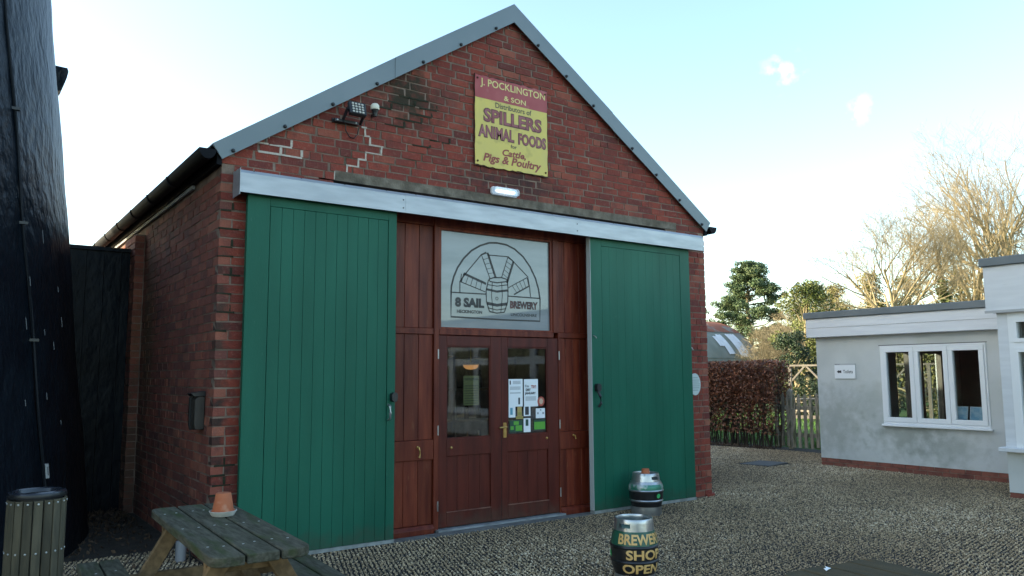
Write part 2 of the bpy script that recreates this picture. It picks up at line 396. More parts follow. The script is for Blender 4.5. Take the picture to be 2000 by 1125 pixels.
# open bed joints at the worn left pier: their shade painted as dark strips
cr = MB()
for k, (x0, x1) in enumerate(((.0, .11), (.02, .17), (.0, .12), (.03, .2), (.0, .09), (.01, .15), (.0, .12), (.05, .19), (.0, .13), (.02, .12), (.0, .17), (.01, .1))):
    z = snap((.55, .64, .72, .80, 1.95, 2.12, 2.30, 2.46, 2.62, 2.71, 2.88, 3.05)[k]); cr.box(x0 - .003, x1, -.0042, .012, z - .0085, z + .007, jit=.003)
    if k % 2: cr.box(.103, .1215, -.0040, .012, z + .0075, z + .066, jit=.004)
for (x, z, l) in ((1.62, 4.36, .3), (1.74, 4.44, .34), (1.86, 4.28, .26), (1.58, 4.12, .22), (1.98, 4.36, .2), (1.70, 4.20, .3), (1.45, 4.28, .2), (2.1, 4.03, .24), (1.9, 3.95, .2)):  # moss growing in the gable joints, in the same colour
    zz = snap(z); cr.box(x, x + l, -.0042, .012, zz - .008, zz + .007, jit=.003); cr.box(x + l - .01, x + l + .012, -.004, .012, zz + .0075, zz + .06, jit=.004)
cr.build('shade_moss_joint', M('joint_shade_moss', (.014, .018, .008), (.03, .028, .014), 20, .95, .6, 60), brew)
b = MB(); b.box(1.06, 5.79, -.006, .20, 3.452, 3.547, jit=.003); b.build('lintel', lintel_m, brew)

# roof: two corrugated slopes
b = MB()
n = 130
for side in (0, 1):
    V = []
    for i in range(n + 1):
        y = .03 + (DEP + .2) * i / n
        for x in (-.14, AX):
            z = 3.64 + SL * x + .02 * cos(i * pi) * .6
            V += [((x if side == 0 else 2 * AX - x), y, z), ((x if side == 0 else 2 * AX - x), y, z - .03)]
    F = []
    for i in range(n):
        a = i * 4; c = a + 4
        F += [(a, a + 2, c + 2, c), (a + 1, c + 1, c + 3, a + 3), (a, c, c + 1, a + 1)]
    b.add(V, F)
b.build('roof', roof_m, brew)
# verge flashings: folded sheet, front face plus return over the roof, two lengths a side with a lap seam
def verge(xa, xb, right, y0):
    m = MB()
    mx = (lambda x: 2 * AX - x) if right else (lambda x: x)
    dn = Vector((-.083, 0, .124)) if not right else Vector((.083, 0, .124))
    V = []
    for x, last in ((xa, xa < 0.1), (xb, False)):
        lo = Vector((mx(x), 0, 3.485 + SL * x))
        up = (lo + dn * 1.03) if last else Vector((mx(x), 0, 3.485 + SL * x + .218))
        for y, p in ((y0, lo), (y0, up), (.16, up), (.16, up - Vector((0, 0, .012))), (y0 + .010, up - Vector((0, 0, .012))), (y0 + .010, lo)):
            V.append((p.x, y, p.z))
    F = [(i, (i + 1) % 6, 6 + (i + 1) % 6, 6 + i) for i in range(6)] + [(0, 5, 4, 3, 2, 1), (6, 7, 8, 9, 10, 11)]
    m.add(V, F)
    o = m.build('verge_flashing', flash_m, brew)
    return o
segs = []
for right in (False, True):
    for xa, xb, y0 in ((-.01, 1.69, -.060), (1.66, AX, -.066)):
        segs.append((verge(xa, xb, right, y0), xa, xb, right, y0))
for o, xa, xb, right, y0 in segs:
    x = .08 if xa < 0 else 1.98
    while x < xb - .02:
        m = MB(); cx = 2 * AX - x if right else x; cz = 3.485 + SL * x + .028
        m.lathe([(0, .026), (.012, .022), (.018, .010), (.018, 0)], 10)
        m.v = [(cx + p[0], y0 - p[2], cz + p[1]) for p in m.v]
        m.build('screw_cap', screw_m, o, smooth=True)
        x += .42 if right else .46
# eaves: fascia, pale batten, half round gutter with clips
for side in (0, 1):
    mx = (lambda x: x) if side == 0 else (lambda x: BW - x)
    b = MB(); xs = sorted((mx(-.002), mx(-.045))); b.box(xs[0], xs[1], -.02, DEP, 3.435, 3.60); b.build('fascia', gutter_m, brew)
    b = MB(); xs = sorted((mx(-.004), mx(-.030))); b.box(xs[0], xs[1], .9, DEP, 3.395, 3.432); b.build('eaves_batten', M('pale_batten', (.35, .37, .38), (.25, .27, .28), 4, .8), brew)
    b = MB(); n = 14; V = []
    for y in (-.055, DEP):
        for rr in (.072, .065):
            for k in range(n + 1):
                a = pi + pi * k / n
                V.append((mx(-.132 + rr * cos(a)), y, 3.555 + rr * sin(a) * 1.25))
    m1 = n + 1; F = []
    for k in range(n):
        F += [(k, k + 1, 2 * m1 + k + 1, 2 * m1 + k), (m1 + k, 3 * m1 + k, 3 * m1 + k + 1, m1 + k + 1), (k, m1 + k, m1 + k + 1, k + 1)]
    F += [(0, 2 * m1, 3 * m1, m1), (n, m1 + n, 3 * m1 + n, 2 * m1 + n), tuple(m1 + k for k in range(n + 1))]
    b.add(V, F); gt = b.build('gutter', gutter_m, brew, smooth=True)
    for k in range(8):
        y = 1.2 + k * .95; c = MB()
        c.tube([(mx(-.132 + .077 * cos(pi + pi * j / 8)), y, 3.556 + .077 * sin(pi + pi * j / 8) * 1.25) for j in range(9)] , .008, 5)
        c.build('gutter_clip', black_m, gt)

# door track cover: three folded galvanised lengths
for k, (xa, xb) in enumerate(((.109, 1.722), (1.718, 3.955), (3.951, 6.078))):
    p = .002 * (k % 2); m = MB()
    m.prism([(-.205 - p, 3.174), (-.205 - p, 3.345 + p), (-.18, 3.376 + p), (-.004, 3.392 + p), (-.004, 3.380), (-.17, 3.364), (-.19, 3.340), (-.19, 3.174)], xa, xb, 'x')
    if k == 0: m.box(xa - .004, xa, -.212, -.004, 3.150, 3.385)
    o = m.build('track_cover', metal_m, brew)
    x = xa + .12
    while x < xb:
        m = MB(); m.lathe([(0, .006), (.006, .004), (.007, 0)], 8); m.v = [(x + q[0], -.19 - q[1] * .4, 3.3705 + p + q[2]) for q in m.v]; m.build('rivet', screw_m, o)
        x += .42 + .03 * RNG.random()
    for z in (3.22, 3.30):
        for xx in ((xb - .03,) if k < 2 else ()):
            m = MB(); m.lathe([(0, .005), (.006, .004), (.007, 0)], 8); m.v = [(xx + q[0], -.2055 - p - q[2], z + q[1]) for q in m.v]; m.build('rivet', screw_m, o)
b = MB(); b.box(.15, 6.05, -.155, -.10, 3.19, 3.26); b.build('door_track', M('dull_steel', (.12, .12, .12), rough=.6, metal=.5), brew)

# sliding doors
def sliding_door(x0, x1, st0, st1, nb, label, gap):
    m = MB(); z0, z1 = .045, 3.188
    m.box(x0 + .004, x1 - .004, -.095, -.065, z0 + .004, z1 - .004)                  # backing
    m.box(x0, st0 - .004, -.128, -.096, z0, z1); m.box(st1 + .004, x1, -.128, -.096, z0, z1)
    m.box(st0 - .0035, st1 + .0035, -.1278, -.096, 3.094, z1 - .001)
    d = m.build('sliding_door', green_m, brew, bevel=.002, label=label)
    w = (st1 - st0) / nb
    for k in range(nb):
        p = MB(); p.box(st0 + k * w + gap, st0 + (k + 1) * w - gap, -.1245 + RNG.uniform(-.6, .6) * gap, -.0965, z0 + .001, 3.0915)
        p.build('plank', green_m, d, bevel=min(.002, gap))
    e = MB(); e.box(x0 - .003, x1 + .003, -.134, -.060, .012, .044); e.build('bottom_strip', M('grey_bottom_strip', (.30, .32, .31), (.18, .19, .18), 10, .6), d)
    return d
dl = sliding_door(.203, 1.662, .407, 1.571, 11, 'left green boarded sliding door', .0013)
dr = sliding_door(4.184, 5.879, 4.36, 5.70, 11, 'right green boarded sliding door', .0005)
m = MB(); m.box(4.178, 4.1835, -.130, -.062, .05, 3.186); m.build('edge_strip', M('pale_edge', (.42, .45, .44), rough=.5), dr)
def lockset(x, z, d, keyhole=True):
    m = MB(); m.prism(rounded(x - .030, x + .030, z - .045, z + .045, .028), -.185, -.125, 'y'); lk = m.build('lock', black_m, d, bevel=.008)
    m = MB(); m.tube([(x - .045, -.130, z - .07), (x - .045, -.175, z - .085), (x - .047, -.178, z - .15), (x - .045, -.170, z - .20), (x - .045, -.130, z - .215)], .011, 8); return m
lockset(1.635, 1.375, dl).build('handle', steel_m, dl, smooth=True)
lockset(4.245, 1.43, dr)
m = MB(); m.tube([(4.24, -.15, 1.40), (4.25, -.19, 1.33), (4.262, -.185, 1.25), (4.25, -.16, 1.21)], .016, 8); m.build('handle', black_m, dr, smooth=True)
m = MB(); m.tube([(4.21, -.130, 2.03), (4.21, -.16, 2.02), (4.225, -.165, 2.0), (4.235, -.15, 2.01)], .006, 6); m.build('hook', steel_m, dr)
m = MB(); m.tube([(5.97, -.002, 1.93), (5.97, -.05, 1.92), (5.985, -.055, 1.89), (6.0, -.04, 1.90)], .007, 6); m.build('hook', steel_m, brew)

# mahogany screen
sf = MB()
sf.box(1.2, 2.214, .10, .16, 3.142, 3.44); sf.box(2.214, 3.872, .085, .165, 3.142, 3.44); sf.box(3.872, 5.4, .10, .16, 3.142, 3.44)
sf.box(2.214, 2.271, .082, .165, .02, 3.1415); sf.box(3.790, 3.872, .082, .165, 2.06, 3.1415); sf.box(3.858, 3.872, .082, .165, .02, 2.0595)
sf.box(2.2715, 3.7895, .078, .165, 2.002, 2.062)
for xa, xb in ((1.2, 2.2135), (3.8725, 5.4)):
    sf.box(xa, xb, .092, .165, 2.003, 2.065)
    sf.box(xa, xb, .090, .165, .732, .930)
    sf.prism([(.165, .0), (.060, .0), (.060, .055), (.090, .088), (.165, .088)], xa, xb, 'x')
scr = sf.build('timber_screen', red_m, brew, bevel=.003)
for xa, xb, nb in ((1.55, 2.2125, 4), (3.8735, 4.42, 5)):
    w = (xb - xa) / nb
    for za, zb in ((2.067, 3.1405), (.932, 2.0015), (.090, .7305)):
        for k in range(nb):
            p = MB(); p.cur = RNG.random(); p.box(xa + k * w + .0016, xa + (k + 1) * w - .0016, .112 + RNG.uniform(-.001, .001), .140, za, zb)
            p.build('board', red_m, scr, bevel=.003)
b = MB(); b.box(1.2, 5.4, .14, .164, .02, 3.40)
# backing only outside the glazed middle
bk = MB(); bk.box(1.2, 2.2135, .142, .164, .02, 3.40); bk.box(3.8725, 5.4, .142, .164, .02, 3.40); bk.build('screen_backing', redd_m, scr)
for x, z in ((2.03, .86), (4.07, .885)):
    m = MB(); m.tube([(x, .09, z), (x, .055, z), (x + .005, .05, z - .03), (x + .01, .052, z - .07), (x + .002, .045, z - .10), (x - .012, .045, z - .09)] if x < 3 else [(x, .09, z), (x, .06, z), (x + .01, .055, z - .04)], .007, 6)
    m.lathe([(0, .012), (.012, .008), (.014, 0)], 10); k0 = len(m.v) - 30
    m.v[k0:] = [(x + q[0], .088 - q[2], z + q[1]) for q in m.v[k0:]]
    m.build('hook', brass_m, scr)

# fanlight with the frosted emblem
fl = MB()
for bx in ((2.2725, 2.302, 2.0635, 3.1405), (3.760, 3.7885, 2.0635, 3.1405)): fl.box(bx[0], bx[1], .095, .15, bx[2], bx[3])
fl.box(2.3025, 3.7595, .095, .15, 3.112, 3.1405); fl.box(2.3025, 3.7595, .095, .15, 2.0635, 2.083)
fw_ = fl.build('fanlight', red_m, brew)
m = MB(); m.box(2.3022, 3.7598, .118, .126, 2.083, 3.112); m.build('pane', frost_m, fw_)
LOGO = [(0.0115, [(2.418, 2.452), (2.422, 2.518), (2.45, 2.619), (2.498, 2.722), (2.575, 2.828), (2.674, 2.921), (2.784, 2.985), (2.906, 3.028), (3.01, 3.037), (3.135, 3.028), (3.252, 2.989), (3.371, 2.911), (3.468, 2.803), (3.544, 2.675), (3.587, 2.553), (3.604, 2.447)]), (0.0103, [(2.418, 2.452), (2.417, 2.192), (3.068, 2.183), (3.601, 2.185), (3.608, 2.447)]), (0.008, [(2.418, 2.452), (2.864, 2.456)]), (0.008, [(3.163, 2.45), (3.608, 2.447)]), (0.0069, [(2.527, 2.458), (2.527, 2.574), (2.605, 2.671), (2.804, 2.89), (2.865, 2.921)]), (0.0069, [(2.885, 2.891), (3.166, 2.894), (3.23, 2.847)]), (0.0069, [(3.23, 2.847), (3.434, 2.686), (3.459, 2.563), (3.471, 2.458)]), (0.0149, [(2.576, 2.664), (2.864, 2.57)]), (0.0057, [(2.537, 2.571), (2.854, 2.48)]), (0.0057, [(2.546, 2.659), (2.537, 2.571)]), (0.0057, [(2.576, 2.664), (2.547, 2.572)]), (0.0149, [(2.885, 2.914), (2.991, 2.647)]), (0.0057, [(2.804, 2.885), (2.915, 2.633)]), (0.0057, [(2.804, 2.885), (2.885, 2.914)]), (0.0149, [(3.236, 2.847), (3.143, 2.596)]), (0.0057, [(3.156, 2.885), (3.07, 2.652)]), (0.0057, [(3.156, 2.885), (3.236, 2.847)]), (0.0092, [(3.45, 2.58), (3.238, 2.472)]), (0.0057, [(3.423, 2.676), (3.164, 2.546)]), (0.0057, [(3.423, 2.676), (3.45, 2.58)]), (0.008, [(2.901, 2.624), (2.967, 2.645), (3.07, 2.652), (3.15, 2.635), (3.122, 2.609), (3.008, 2.591), (2.915, 2.599), (2.901, 2.624)]), (0.0069, [(2.895, 2.615), (2.864, 2.494), (2.868, 2.375), (2.908, 2.267)]), (0.0069, [(3.15, 2.632), (3.158, 2.511), (3.153, 2.389), (3.106, 2.267)]), (0.008, [(2.908, 2.267), (3.006, 2.254), (3.106, 2.267)]), (0.0138, [(2.868, 2.511), (3.007, 2.493), (3.158, 2.514)]), (0.0184, [(2.872, 2.358), (3.007, 2.341), (3.148, 2.363)]), (0.0057, [(2.884, 2.563), (3.007, 2.553), (3.154, 2.576)]), (0.0057, [(2.884, 2.308), (3.006, 2.288), (3.131, 2.309)]), (0.0046, [(2.946, 2.592), (2.935, 2.447), (2.955, 2.26)]), (0.0046, [(3.07, 2.6), (3.08, 2.454), (3.058, 2.261)]), (0.0046, [(2.99, 2.424), (3.007, 2.433), (3.023, 2.421), (3.017, 2.4), (2.996, 2.399), (2.99, 2.424)]), (0.0034, [(2.633, 2.636), (2.599, 2.553)]), (0.0034, [(2.907, 2.861), (2.826, 2.834)]), (0.0034, [(3.218, 2.797), (3.138, 2.838)]), (0.0034, [(3.407, 2.558), (3.37, 2.65)]), (0.0034, [(2.69, 2.62), (2.662, 2.535)]), (0.0034, [(2.928, 2.807), (2.848, 2.784)]), (0.0034, [(3.199, 2.746), (3.121, 2.791)]), (0.0034, [(3.365, 2.537), (3.318, 2.623)]), (0.0034, [(2.748, 2.603), (2.726, 2.517)]), (0.0034, [(2.949, 2.754), (2.871, 2.734)]), (0.0034, [(3.18, 2.696), (3.104, 2.745)]), (0.0034, [(3.322, 2.515), (3.266, 2.597)]), (0.0034, [(2.806, 2.587), (2.789, 2.498)]), (0.0034, [(2.97, 2.7), (2.893, 2.684)]), (0.0034, [(3.162, 2.646), (3.087, 2.698)]), (0.0034, [(3.28, 2.493), (3.215, 2.571)])]
lg = MB(); Y = .1165; dx = .018
fn = lambda a, c: (a + dx, Y, c + .004)
for w, pts in LOGO: lg.stroke(pts, w * 1.75, fn)
lg.build('emblem', logo_m, fw_)
lg = MB()
put_text(lg, '8 SAIL', 2.466, 2.839, 2.300, 2.405, fn, .06); put_text(lg, 'HECKINGTON', 2.489, 2.811, 2.236, 2.272, fn, .04)
put_text(lg, 'LINCOLNSHIRE', 3.194, 3.557, 2.230, 2.264, fn, .02)
lg.build('lettering', logo_m, fw_)
lg = MB(); put_text(lg, 'BREWERY', 3.184, 3.573, 2.313, 2.400, fn, .06); lg.build('lettering', logored_m, fw_)

# double doors
for side, (xa, xb, ga, gb) in enumerate(((2.273, 3.060, 2.371, 2.923), (3.063, 3.857, 3.144, 3.704))):
    m = MB(); y0, y1 = .092, .140
    m.box(xa, ga, y0, y1, .038, 1.997); m.box(gb, xb, y0, y1, .038, 1.997)
    m.box(ga + .0005, gb - .0005, y0 + .0005, y1, 1.886, 1.996); m.box(ga + .0005, gb - .0005, y0 + .0005, y1, .748, .926); m.box(ga + .0005, gb - .0005, y0 + .0005, y1, .039, .186)
    d = m.build('door', redd_m, brew, bevel=.004, label=('left' if side == 0 else 'right') + ' glazed mahogany door')
    w = (gb - ga) / 4
    for k in range(4):
        p = MB(); p.cur = RNG.random(); p.box(ga + k * w + .0008, ga + (k + 1) * w - .0008, .110, .132, .184, .750); p.build('board', redd_m, d, bevel=.003)
    m = MB(); m.box(ga - .002, gb + .002, .113, .119, .922, 1.89); m.build('pane', glass_m, d)
    m = MB()
    for bx in ((ga, ga + .012, .9265, 1.8855), (gb - .012, gb, .9265, 1.8855), (ga + .0125, gb - .0125, .9265, .938), (ga + .0125, gb - .0125, 1.874, 1.8855)): m.box(bx[0], bx[1], .100, .1125, bx[2], bx[3])
    m.build('glazing_bead', redd_m, d)
    m = MB(); m.box(xa, xb, .1405, .164, 1.95, 2.0015); m.build('head_stop', redd_m, d)
    m = MB(); m.box(ga + .002, gb - .002, .084, .0915, .184, .193); m.build('panel_ledge', M('worn_ledge', (.22, .10, .07), (.09, .02, .018), 9, .5), d)
    hx = 2.262 if side == 0 else 3.866
    for z in (1.80, 1.02, .26):
        m = MB(); m.tube([(hx, .079, z - .05), (hx, .079, z + .05)], .006, 8); m.box(hx - .007, hx + .007, .079, .083, z - .045, z + .045); m.build('hinge', steel_m, d)
    m = MB(); kx = 2.425 if side == 0 else 3.680; m.lathe([(0, .016), (.012, .012), (.014, .004), (.014, 0)], 12); m.v = [(kx + q[0], .0915 - q[2], (.835 if side == 0 else .872) + q[1]) for q in m.v]; m.build('bolt_cover', brass_m, d, smooth=True)
    if side == 1:
        m = MB(); m.prism(rounded(3.083, 3.123, .905, 1.065, .008), .084, .0915, 'y'); m.tube([(3.103, .088, 1.02), (3.103, .048, 1.02), (3.085, .042, 1.02), (3.005, .045, 1.016)], .009, 8); m.tube([(3.103, .085, .945), (3.103, .080, .945)], .010, 8); m.build('handle', brass_m, d, bevel=.0)
        m = MB(); m.box(3.0605, 3.0625, .094, .10, .04, 1.99); m.build('meeting_gap', black_m, d)
b = MB(); b.box(2.24, 3.89, .02, .15, -.01, .030); b.build('threshold', M('worn_threshold', (.26, .28, .29), (.17, .18, .18), 8, .6), brew)
b = MB(); b.box(.15, 5.95, -.05, .0195, -.01, .012); b.box(1.5, 4.4, -.11, -.0505, -.01, .010); b.build('door_sill', M('sill_concrete', (.10, .10, .095), (.16, .155, .145), 8, .9, .3), brew)
b = MB(); b.prism([(6.2, -.03), (6.345, -.03), (6.40, .02), (6.40, .2), (6.2, .2)], -.01, .035); b.build('corner_kerb', brick_m, brew)
# the room behind the glass
b = MB(); b.box(.23, 6.1, .17, 13.9, -.005, .012); b.build('floor', dark_m, brew)
b = MB(); b.box(1.2, 5.4, 5.0, 5.1, .013, 3.40); b.box(1.2, 5.4, .17, 5.1, 3.401, 3.42); b.build('partition', M('brown_wall', (.10, .075, .05), (.06, .045, .035), 3, .9), brew)

# ------------------------------------------------------------------ windmill tower and the tarred wall beside it
def tar_material(name, bst=.6, sp=.16):
    m = M(name, (.003, .0055, .009), (.006, .010, .015), 2.2, .40, 0, metal=0, spec=sp, spots=((.03, .033, .036), 14, .72, .80))
    t = m.node_tree; n = t.nodes; l = t.links; bs = n['Principled BSDF']
    g = n.new('ShaderNodeNewGeometry'); v = n.new('ShaderNodeVectorMath'); v.operation = 'MULTIPLY'; v.inputs[1].default_value = (1, 1, .55); l.new(g.outputs['Position'], v.inputs[0])
    q1 = n.new('ShaderNodeTexNoise'); q1.inputs['Scale'].default_value = 12; q1.inputs['Detail'].default_value = 3; q1.inputs['Roughness'].default_value = .5; l.new(v.outputs[0], q1.inputs['Vector'])
    q2 = n.new('ShaderNodeTexNoise'); q2.inputs['Scale'].default_value = 2.6; q2.inputs['Detail'].default_value = 3; l.new(v.outputs[0], q2.inputs['Vector'])
    a = n.new('ShaderNodeMath'); a.operation = 'MULTIPLY_ADD'; a.inputs[1].default_value = 1.6; l.new(q2.outputs[0], a.inputs[0]); l.new(q1.outputs[0], a.inputs[2])
    bp = n.new('ShaderNodeBump'); bp.inputs['Strength'].default_value = bst; bp.inputs['Distance'].default_value = .045; l.new(a.outputs[0], bp.inputs['Height']); l.new(bp.outputs[0], bs.inputs['Normal'])
    return m
tar_m = tar_material('tarred_render')
TC = (-5.2, 3.0); TR = 4.67; TK = .11
mill = thing('windmill_tower', 'tall black tarred windmill tower tapering upwards at the left edge', 'windmill', (TC[0], TC[1], 0))
b = MB(); n = 160; V = []; H = 17.0; nzs = 110
from mathutils import noise as mn
for i in range(nzs + 1):
    z = -.03 + H * i / nzs
    for j in range(n):
        a = 2 * pi * j / n; r = TR - TK * z
        p = Vector((cos(a) * 5, sin(a) * 5, z * .8)); r += .020 * mn.noise(p * 1.3) + .008 * mn.noise(p * 4.1)
        V.append((r * cos(a), r * sin(a), z))
F = [(i * n + j, i * n + (j + 1) % n, (i + 1) * n + (j + 1) % n, (i + 1) * n + j) for i in range(nzs) for j in range(n)]
F.append(tuple(nzs * n + j for j in range(n)))
b.add(V, F); b.build('tower_wall', tar_m, mill, smooth=True)
def on_tower(a, z, out=0.): r = TR - TK * z + out; return (r * cos(a), r * sin(a), z)
CZ = [0, .788, 1.006, 1.744, 2.749, 3.283, 4.264, 4.854, 12]; CA = [-28.2, -28.1, -28.2, -28.7, -29.5, -29.7, -30.5, -30.9, -33]
b = MB()
b.tube([on_tower(rad(np.interp(z, CZ, CA)) + .003 * sin(z * 3.7), z, .012) for z in np.linspace(.02, 12, 60)], .013, 6); cab = b.build('lightning_cable', M('tarred_cable', (.006, .008, .011), rough=.6, spec=.2), mill)
for z in (1.9, 2.9, 3.9, 4.9, 5.9, 6.9, 7.9):
    m = MB(); p = Vector(on_tower(rad(np.interp(z, CZ, CA)) + .003 * sin(z * 3.7), z, .016)); m.box(p.x - .035, p.x + .035, p.y - .02, p.y + .02, z - .012, z + .012); m.build('cable_clip', black_m, cab)
# a cap of boards on top, out of frame, and the stub of the stage bracket that shows past the edge
b = MB(); b.lathe([(2.95, 17 - .03), (3.1, 17.05), (2.8, 18.2), (1.9, 19.3), (.8, 20.0), (0, 20.2)], 40); b.build('cap', M('unseen_white_cap', (.7, .7, .7), rough=.6), mill)
b = MB(); b.prism([(3.9, 5.33), (4.305, 5.315), (4.318, 5.273), (4.305, 5.193), (4.254, 5.027), (3.9, 4.85)], .6, .82, 'y')
b.build('stage_bracket', tar_m, mill)
m = MB(); a = rad(-27.52)
c0 = Vector(on_tower(a, .788, .022)); tn = Vector((-sin(a), cos(a), 0)); up = Vector((-.11 * cos(a), -.11 * sin(a), 1)).normalized()
def tp(u, v, o=0.): return c0 + tn * u + up * v + Vector((cos(a), sin(a), 0)) * o
m.add([tp(sx, sy, o) for o in (-.03, .004) for sx, sy in ((-.022, -.06), (.022, -.06), (.022, .06), (-.022, .06))], [(3, 2, 1, 0), (4, 5, 6, 7), (0, 1, 5, 4), (1, 2, 6, 5), (2, 3, 7, 6), (3, 0, 4, 7)])
pl = m.build('gauge_plate', M('pale_plate', (.50, .50, .48), rough=.5), mill)
m = MB(); m.add([tp(sx, sy, .0055) for sx, sy in ((-.006, -.035), (.006, -.035), (.006, .035), (-.006, .035))], [(0, 1, 2, 3)]); m.build('gauge_tube', black_m, pl)

m = MB(); dr_ = random.Random(8)
for (aa, z, h) in ((-25.46, 2.9, .12), (-26.0, 4.04, .06), (-29.4, 2.44, .08), (-20.9, 2.14, .09), (-21.5, 2.42, .05), (-30.7, 2.08, .10), (-31.7, 1.40, .05), (-24.2, 1.9, .07), (-27.0, 1.45, .06), (-23.5, 1.2, .04), (-26.6, 2.0, .05)):
    p0 = Vector(on_tower(rad(aa), z, .034)); p1 = Vector(on_tower(rad(aa + .06), z - h, .034)); m.beam(p0, p1, .005, .005)
m.build('paint_drip', M('pale_drip', (.13, .135, .14), rough=.7), mill, kind='stuff')
b = MB()
for k in range(7):
    x0 = -1.35 + k * .19; b.box(x0 + .002, x0 + .188, 3.50 + RNG.uniform(-.003, .003), 3.56, -.01, 3.115 + .04 * (x0 + .7) + RNG.uniform(-.012, .008))
b.v = [(min(p[0], -.117), p[1], p[2]) for p in b.v]
bw = thing('tarred_wall', 'black tarred wall closing the gap between the windmill and the brewery side', 'wall', (0, 0, 0))
b.box(-1.35, -.120, 3.535, 3.66, -.01, 3.09)
tar2_m = tar_material('tarred_boards', .25, .12)
b.build('wall_face', tar2_m, bw)
m = MB(); m.box(-1.40, -.118, 3.47, 3.60, 3.10, 3.145); m.build('coping', tar2_m, bw)

# ------------------------------------------------------------------ things fixed to the brewery
# painted tin sign
sx0, sx1, sz0, sz1 = 2.648, 3.643, 3.852, 4.866
sg = thing('advertising_sign', 'red and yellow rusty edged tin sign for animal foods high on the gable', 'sign', (0, 0, 0))
def ragged(x0, x1, z0, z1, rng):
    P = []
    for (a, c, n_) in (((x0, z0), (x1, z0), 26), ((x1, z0), (x1, z1), 14), ((x1, z1), (x0, z1), 26), ((x0, z1), (x0, z0), 14)):
        for i in range(n_):
            t = i / n_; hz = abs(a[1] - c[1]) < .01; j = rng.uniform(-.011, .006) if hz else rng.uniform(-.005, .004)
            x = a[0] + (c[0] - a[0]) * t; z = a[1] + (c[1] - a[1]) * t
            P.append((x + (0 if hz else j), z + (j if hz else 0)))
    return P
yel_m = M('yellow_enamel', (.66, .50, .085), (.60, .46, .10), 4, .42, .08, 14, spots=((.40, .30, .06), 7, .58, .78))
sred_m = M('red_enamel', (.32, .026, .024), (.37, .05, .045), 5, .42, .08, 14, spots=((.44, .13, .11), 6, .60, .78))
rust_m = M('rusty_edge', (.10, .035, .02), (.04, .018, .012), 30, .9)
R3 = random.Random(3)
m = MB(); m.prism([(x * 1.0, z) for x, z in ragged(sx0 - .006, sx1 + .006, sz0 - .008, sz1 + .008, R3)], -.024, -.006, 'y'); m.build('backing_plate', rust_m, sg)
out = ragged(sx0, sx1, sz0, sz1, R3)
zs = 4.607
m = MB(); m.prism([p for p in out if p[1] < zs - .02][:] and ([p for p in out[:26 + 14] if p[1] < zs - .004] + [(sx1, zs), (sx0, zs)] + [p for p in out[66:] if p[1] < zs - .004]), -.0275, -.0245, 'y'); m.build('yellow_panel', yel_m, sg)
m = MB(); m.prism([(sx0, zs + .001), (sx1, zs + .001)] + [p for p in out[26:66] if p[1] > zs + .01] + [p for p in out[66:] if p[1] > zs + .01], -.0275, -.0245, 'y'); m.build('red_panel', sred_m, sg)
fs = lambda a, c: (a, -.0292, c)
fs2 = lambda a, c: (a, -.0300, c)
cream = M('cream_paint', (.72, .58, .20), rough=.5); brown = M('dark_brown_paint', (.10, .022, .018), (.14, .03, .02), 8, .5); pink = M('faded_red_paint', (.25, .045, .045), (.32, .10, .11), 5, .5); slate = M('grey_brown_paint', (.07, .05, .03), rough=.5)
m = MB(); put_text(m, 'J. POCKLINGTON', 2.715, 3.612, 4.728, 4.836, fs, .012); put_text(m, '& SON', 3.030, 3.335, 4.634, 4.692, fs, .015); m.build('lettering', cream, sg)
m = MB(); put_text(m, 'Distributors of', 2.914, 3.414, 4.530, 4.592, fs, .012); put_text(m, 'for', 3.119, 3.204, 4.102, 4.146, fs, .016); m.build('lettering', slate, sg)
m = MB(); put_text(m, 'SPILLERS', 2.752, 3.562, 4.344, 4.508, fs, .055); put_text(m, 'ANIMAL', 2.684, 3.170, 4.166, 4.312, fs, .055); put_text(m, 'FOODS', 3.222, 3.622, 4.160, 4.300, fs, .055); m.build('lettering', brown, sg)
m = MB(); put_text(m, 'SPILLERS', 2.768, 3.546, 4.356, 4.496, fs2, .02); put_text(m, 'ANIMAL', 2.698, 3.158, 4.178, 4.300, fs2, .02); put_text(m, 'FOODS', 3.234, 3.610, 4.172, 4.288, fs2, .02); m.build('lettering', pink, sg)
m = MB(); put_text(m, 'Cattle,', 3.005, 3.330, 3.985, 4.078, fs, .03, .25); put_text(m, 'Pigs & Poultry', 2.750, 3.550, 3.876, 3.996, fs, .03, .25); m.build('lettering', M('script_red', (.26, .03, .018), rough=.5), sg)
for x in (sx0 + .03, sx1 - .03):
    for z in (sz0 + .04, sz1 - .04):
        m = MB(); m.lathe([(0, .012), (.010, .008), (.012, 0)], 10); m.v = [(x + q[0], -.0285 - q[2], z + q[1]) for q in m.v]; m.build('screw', rust_m, sg)

# lit bulkhead lamp
bl = thing('bulkhead_light', 'lit white bulkhead lamp on the brick just above the metal track cover', 'light', (3.033, 0, 3.59))
m = MB(); m.prism(rounded(-.175, .175, -.046, .046, .03), -.035, -.004, 'y'); m.build('back_plate', M('white_plastic', (.7, .7, .7), rough=.5), bl, bevel=.004)
m = MB(); m.prism(rounded(-.168, .168, -.040, .040, .028), -.085, -.036, 'y'); m.build('diffuser', glass_material('clear_diffuser', (.9, .92, .95), .12), bl, bevel=.012)
lamp_m = M('lamp_emitter', (1.0, .97, .93), emit=.55)
for k in range(10):
    m = MB(); m.lathe([(0, .034), (.012, .028), (.0135, .014), (.0135, 0)], 8); m.v = [(-.11 + k * .0245 + q[0], -.036 - q[2] * .9, q[1]) for q in m.v]; m.build('led', lamp_m, bl)

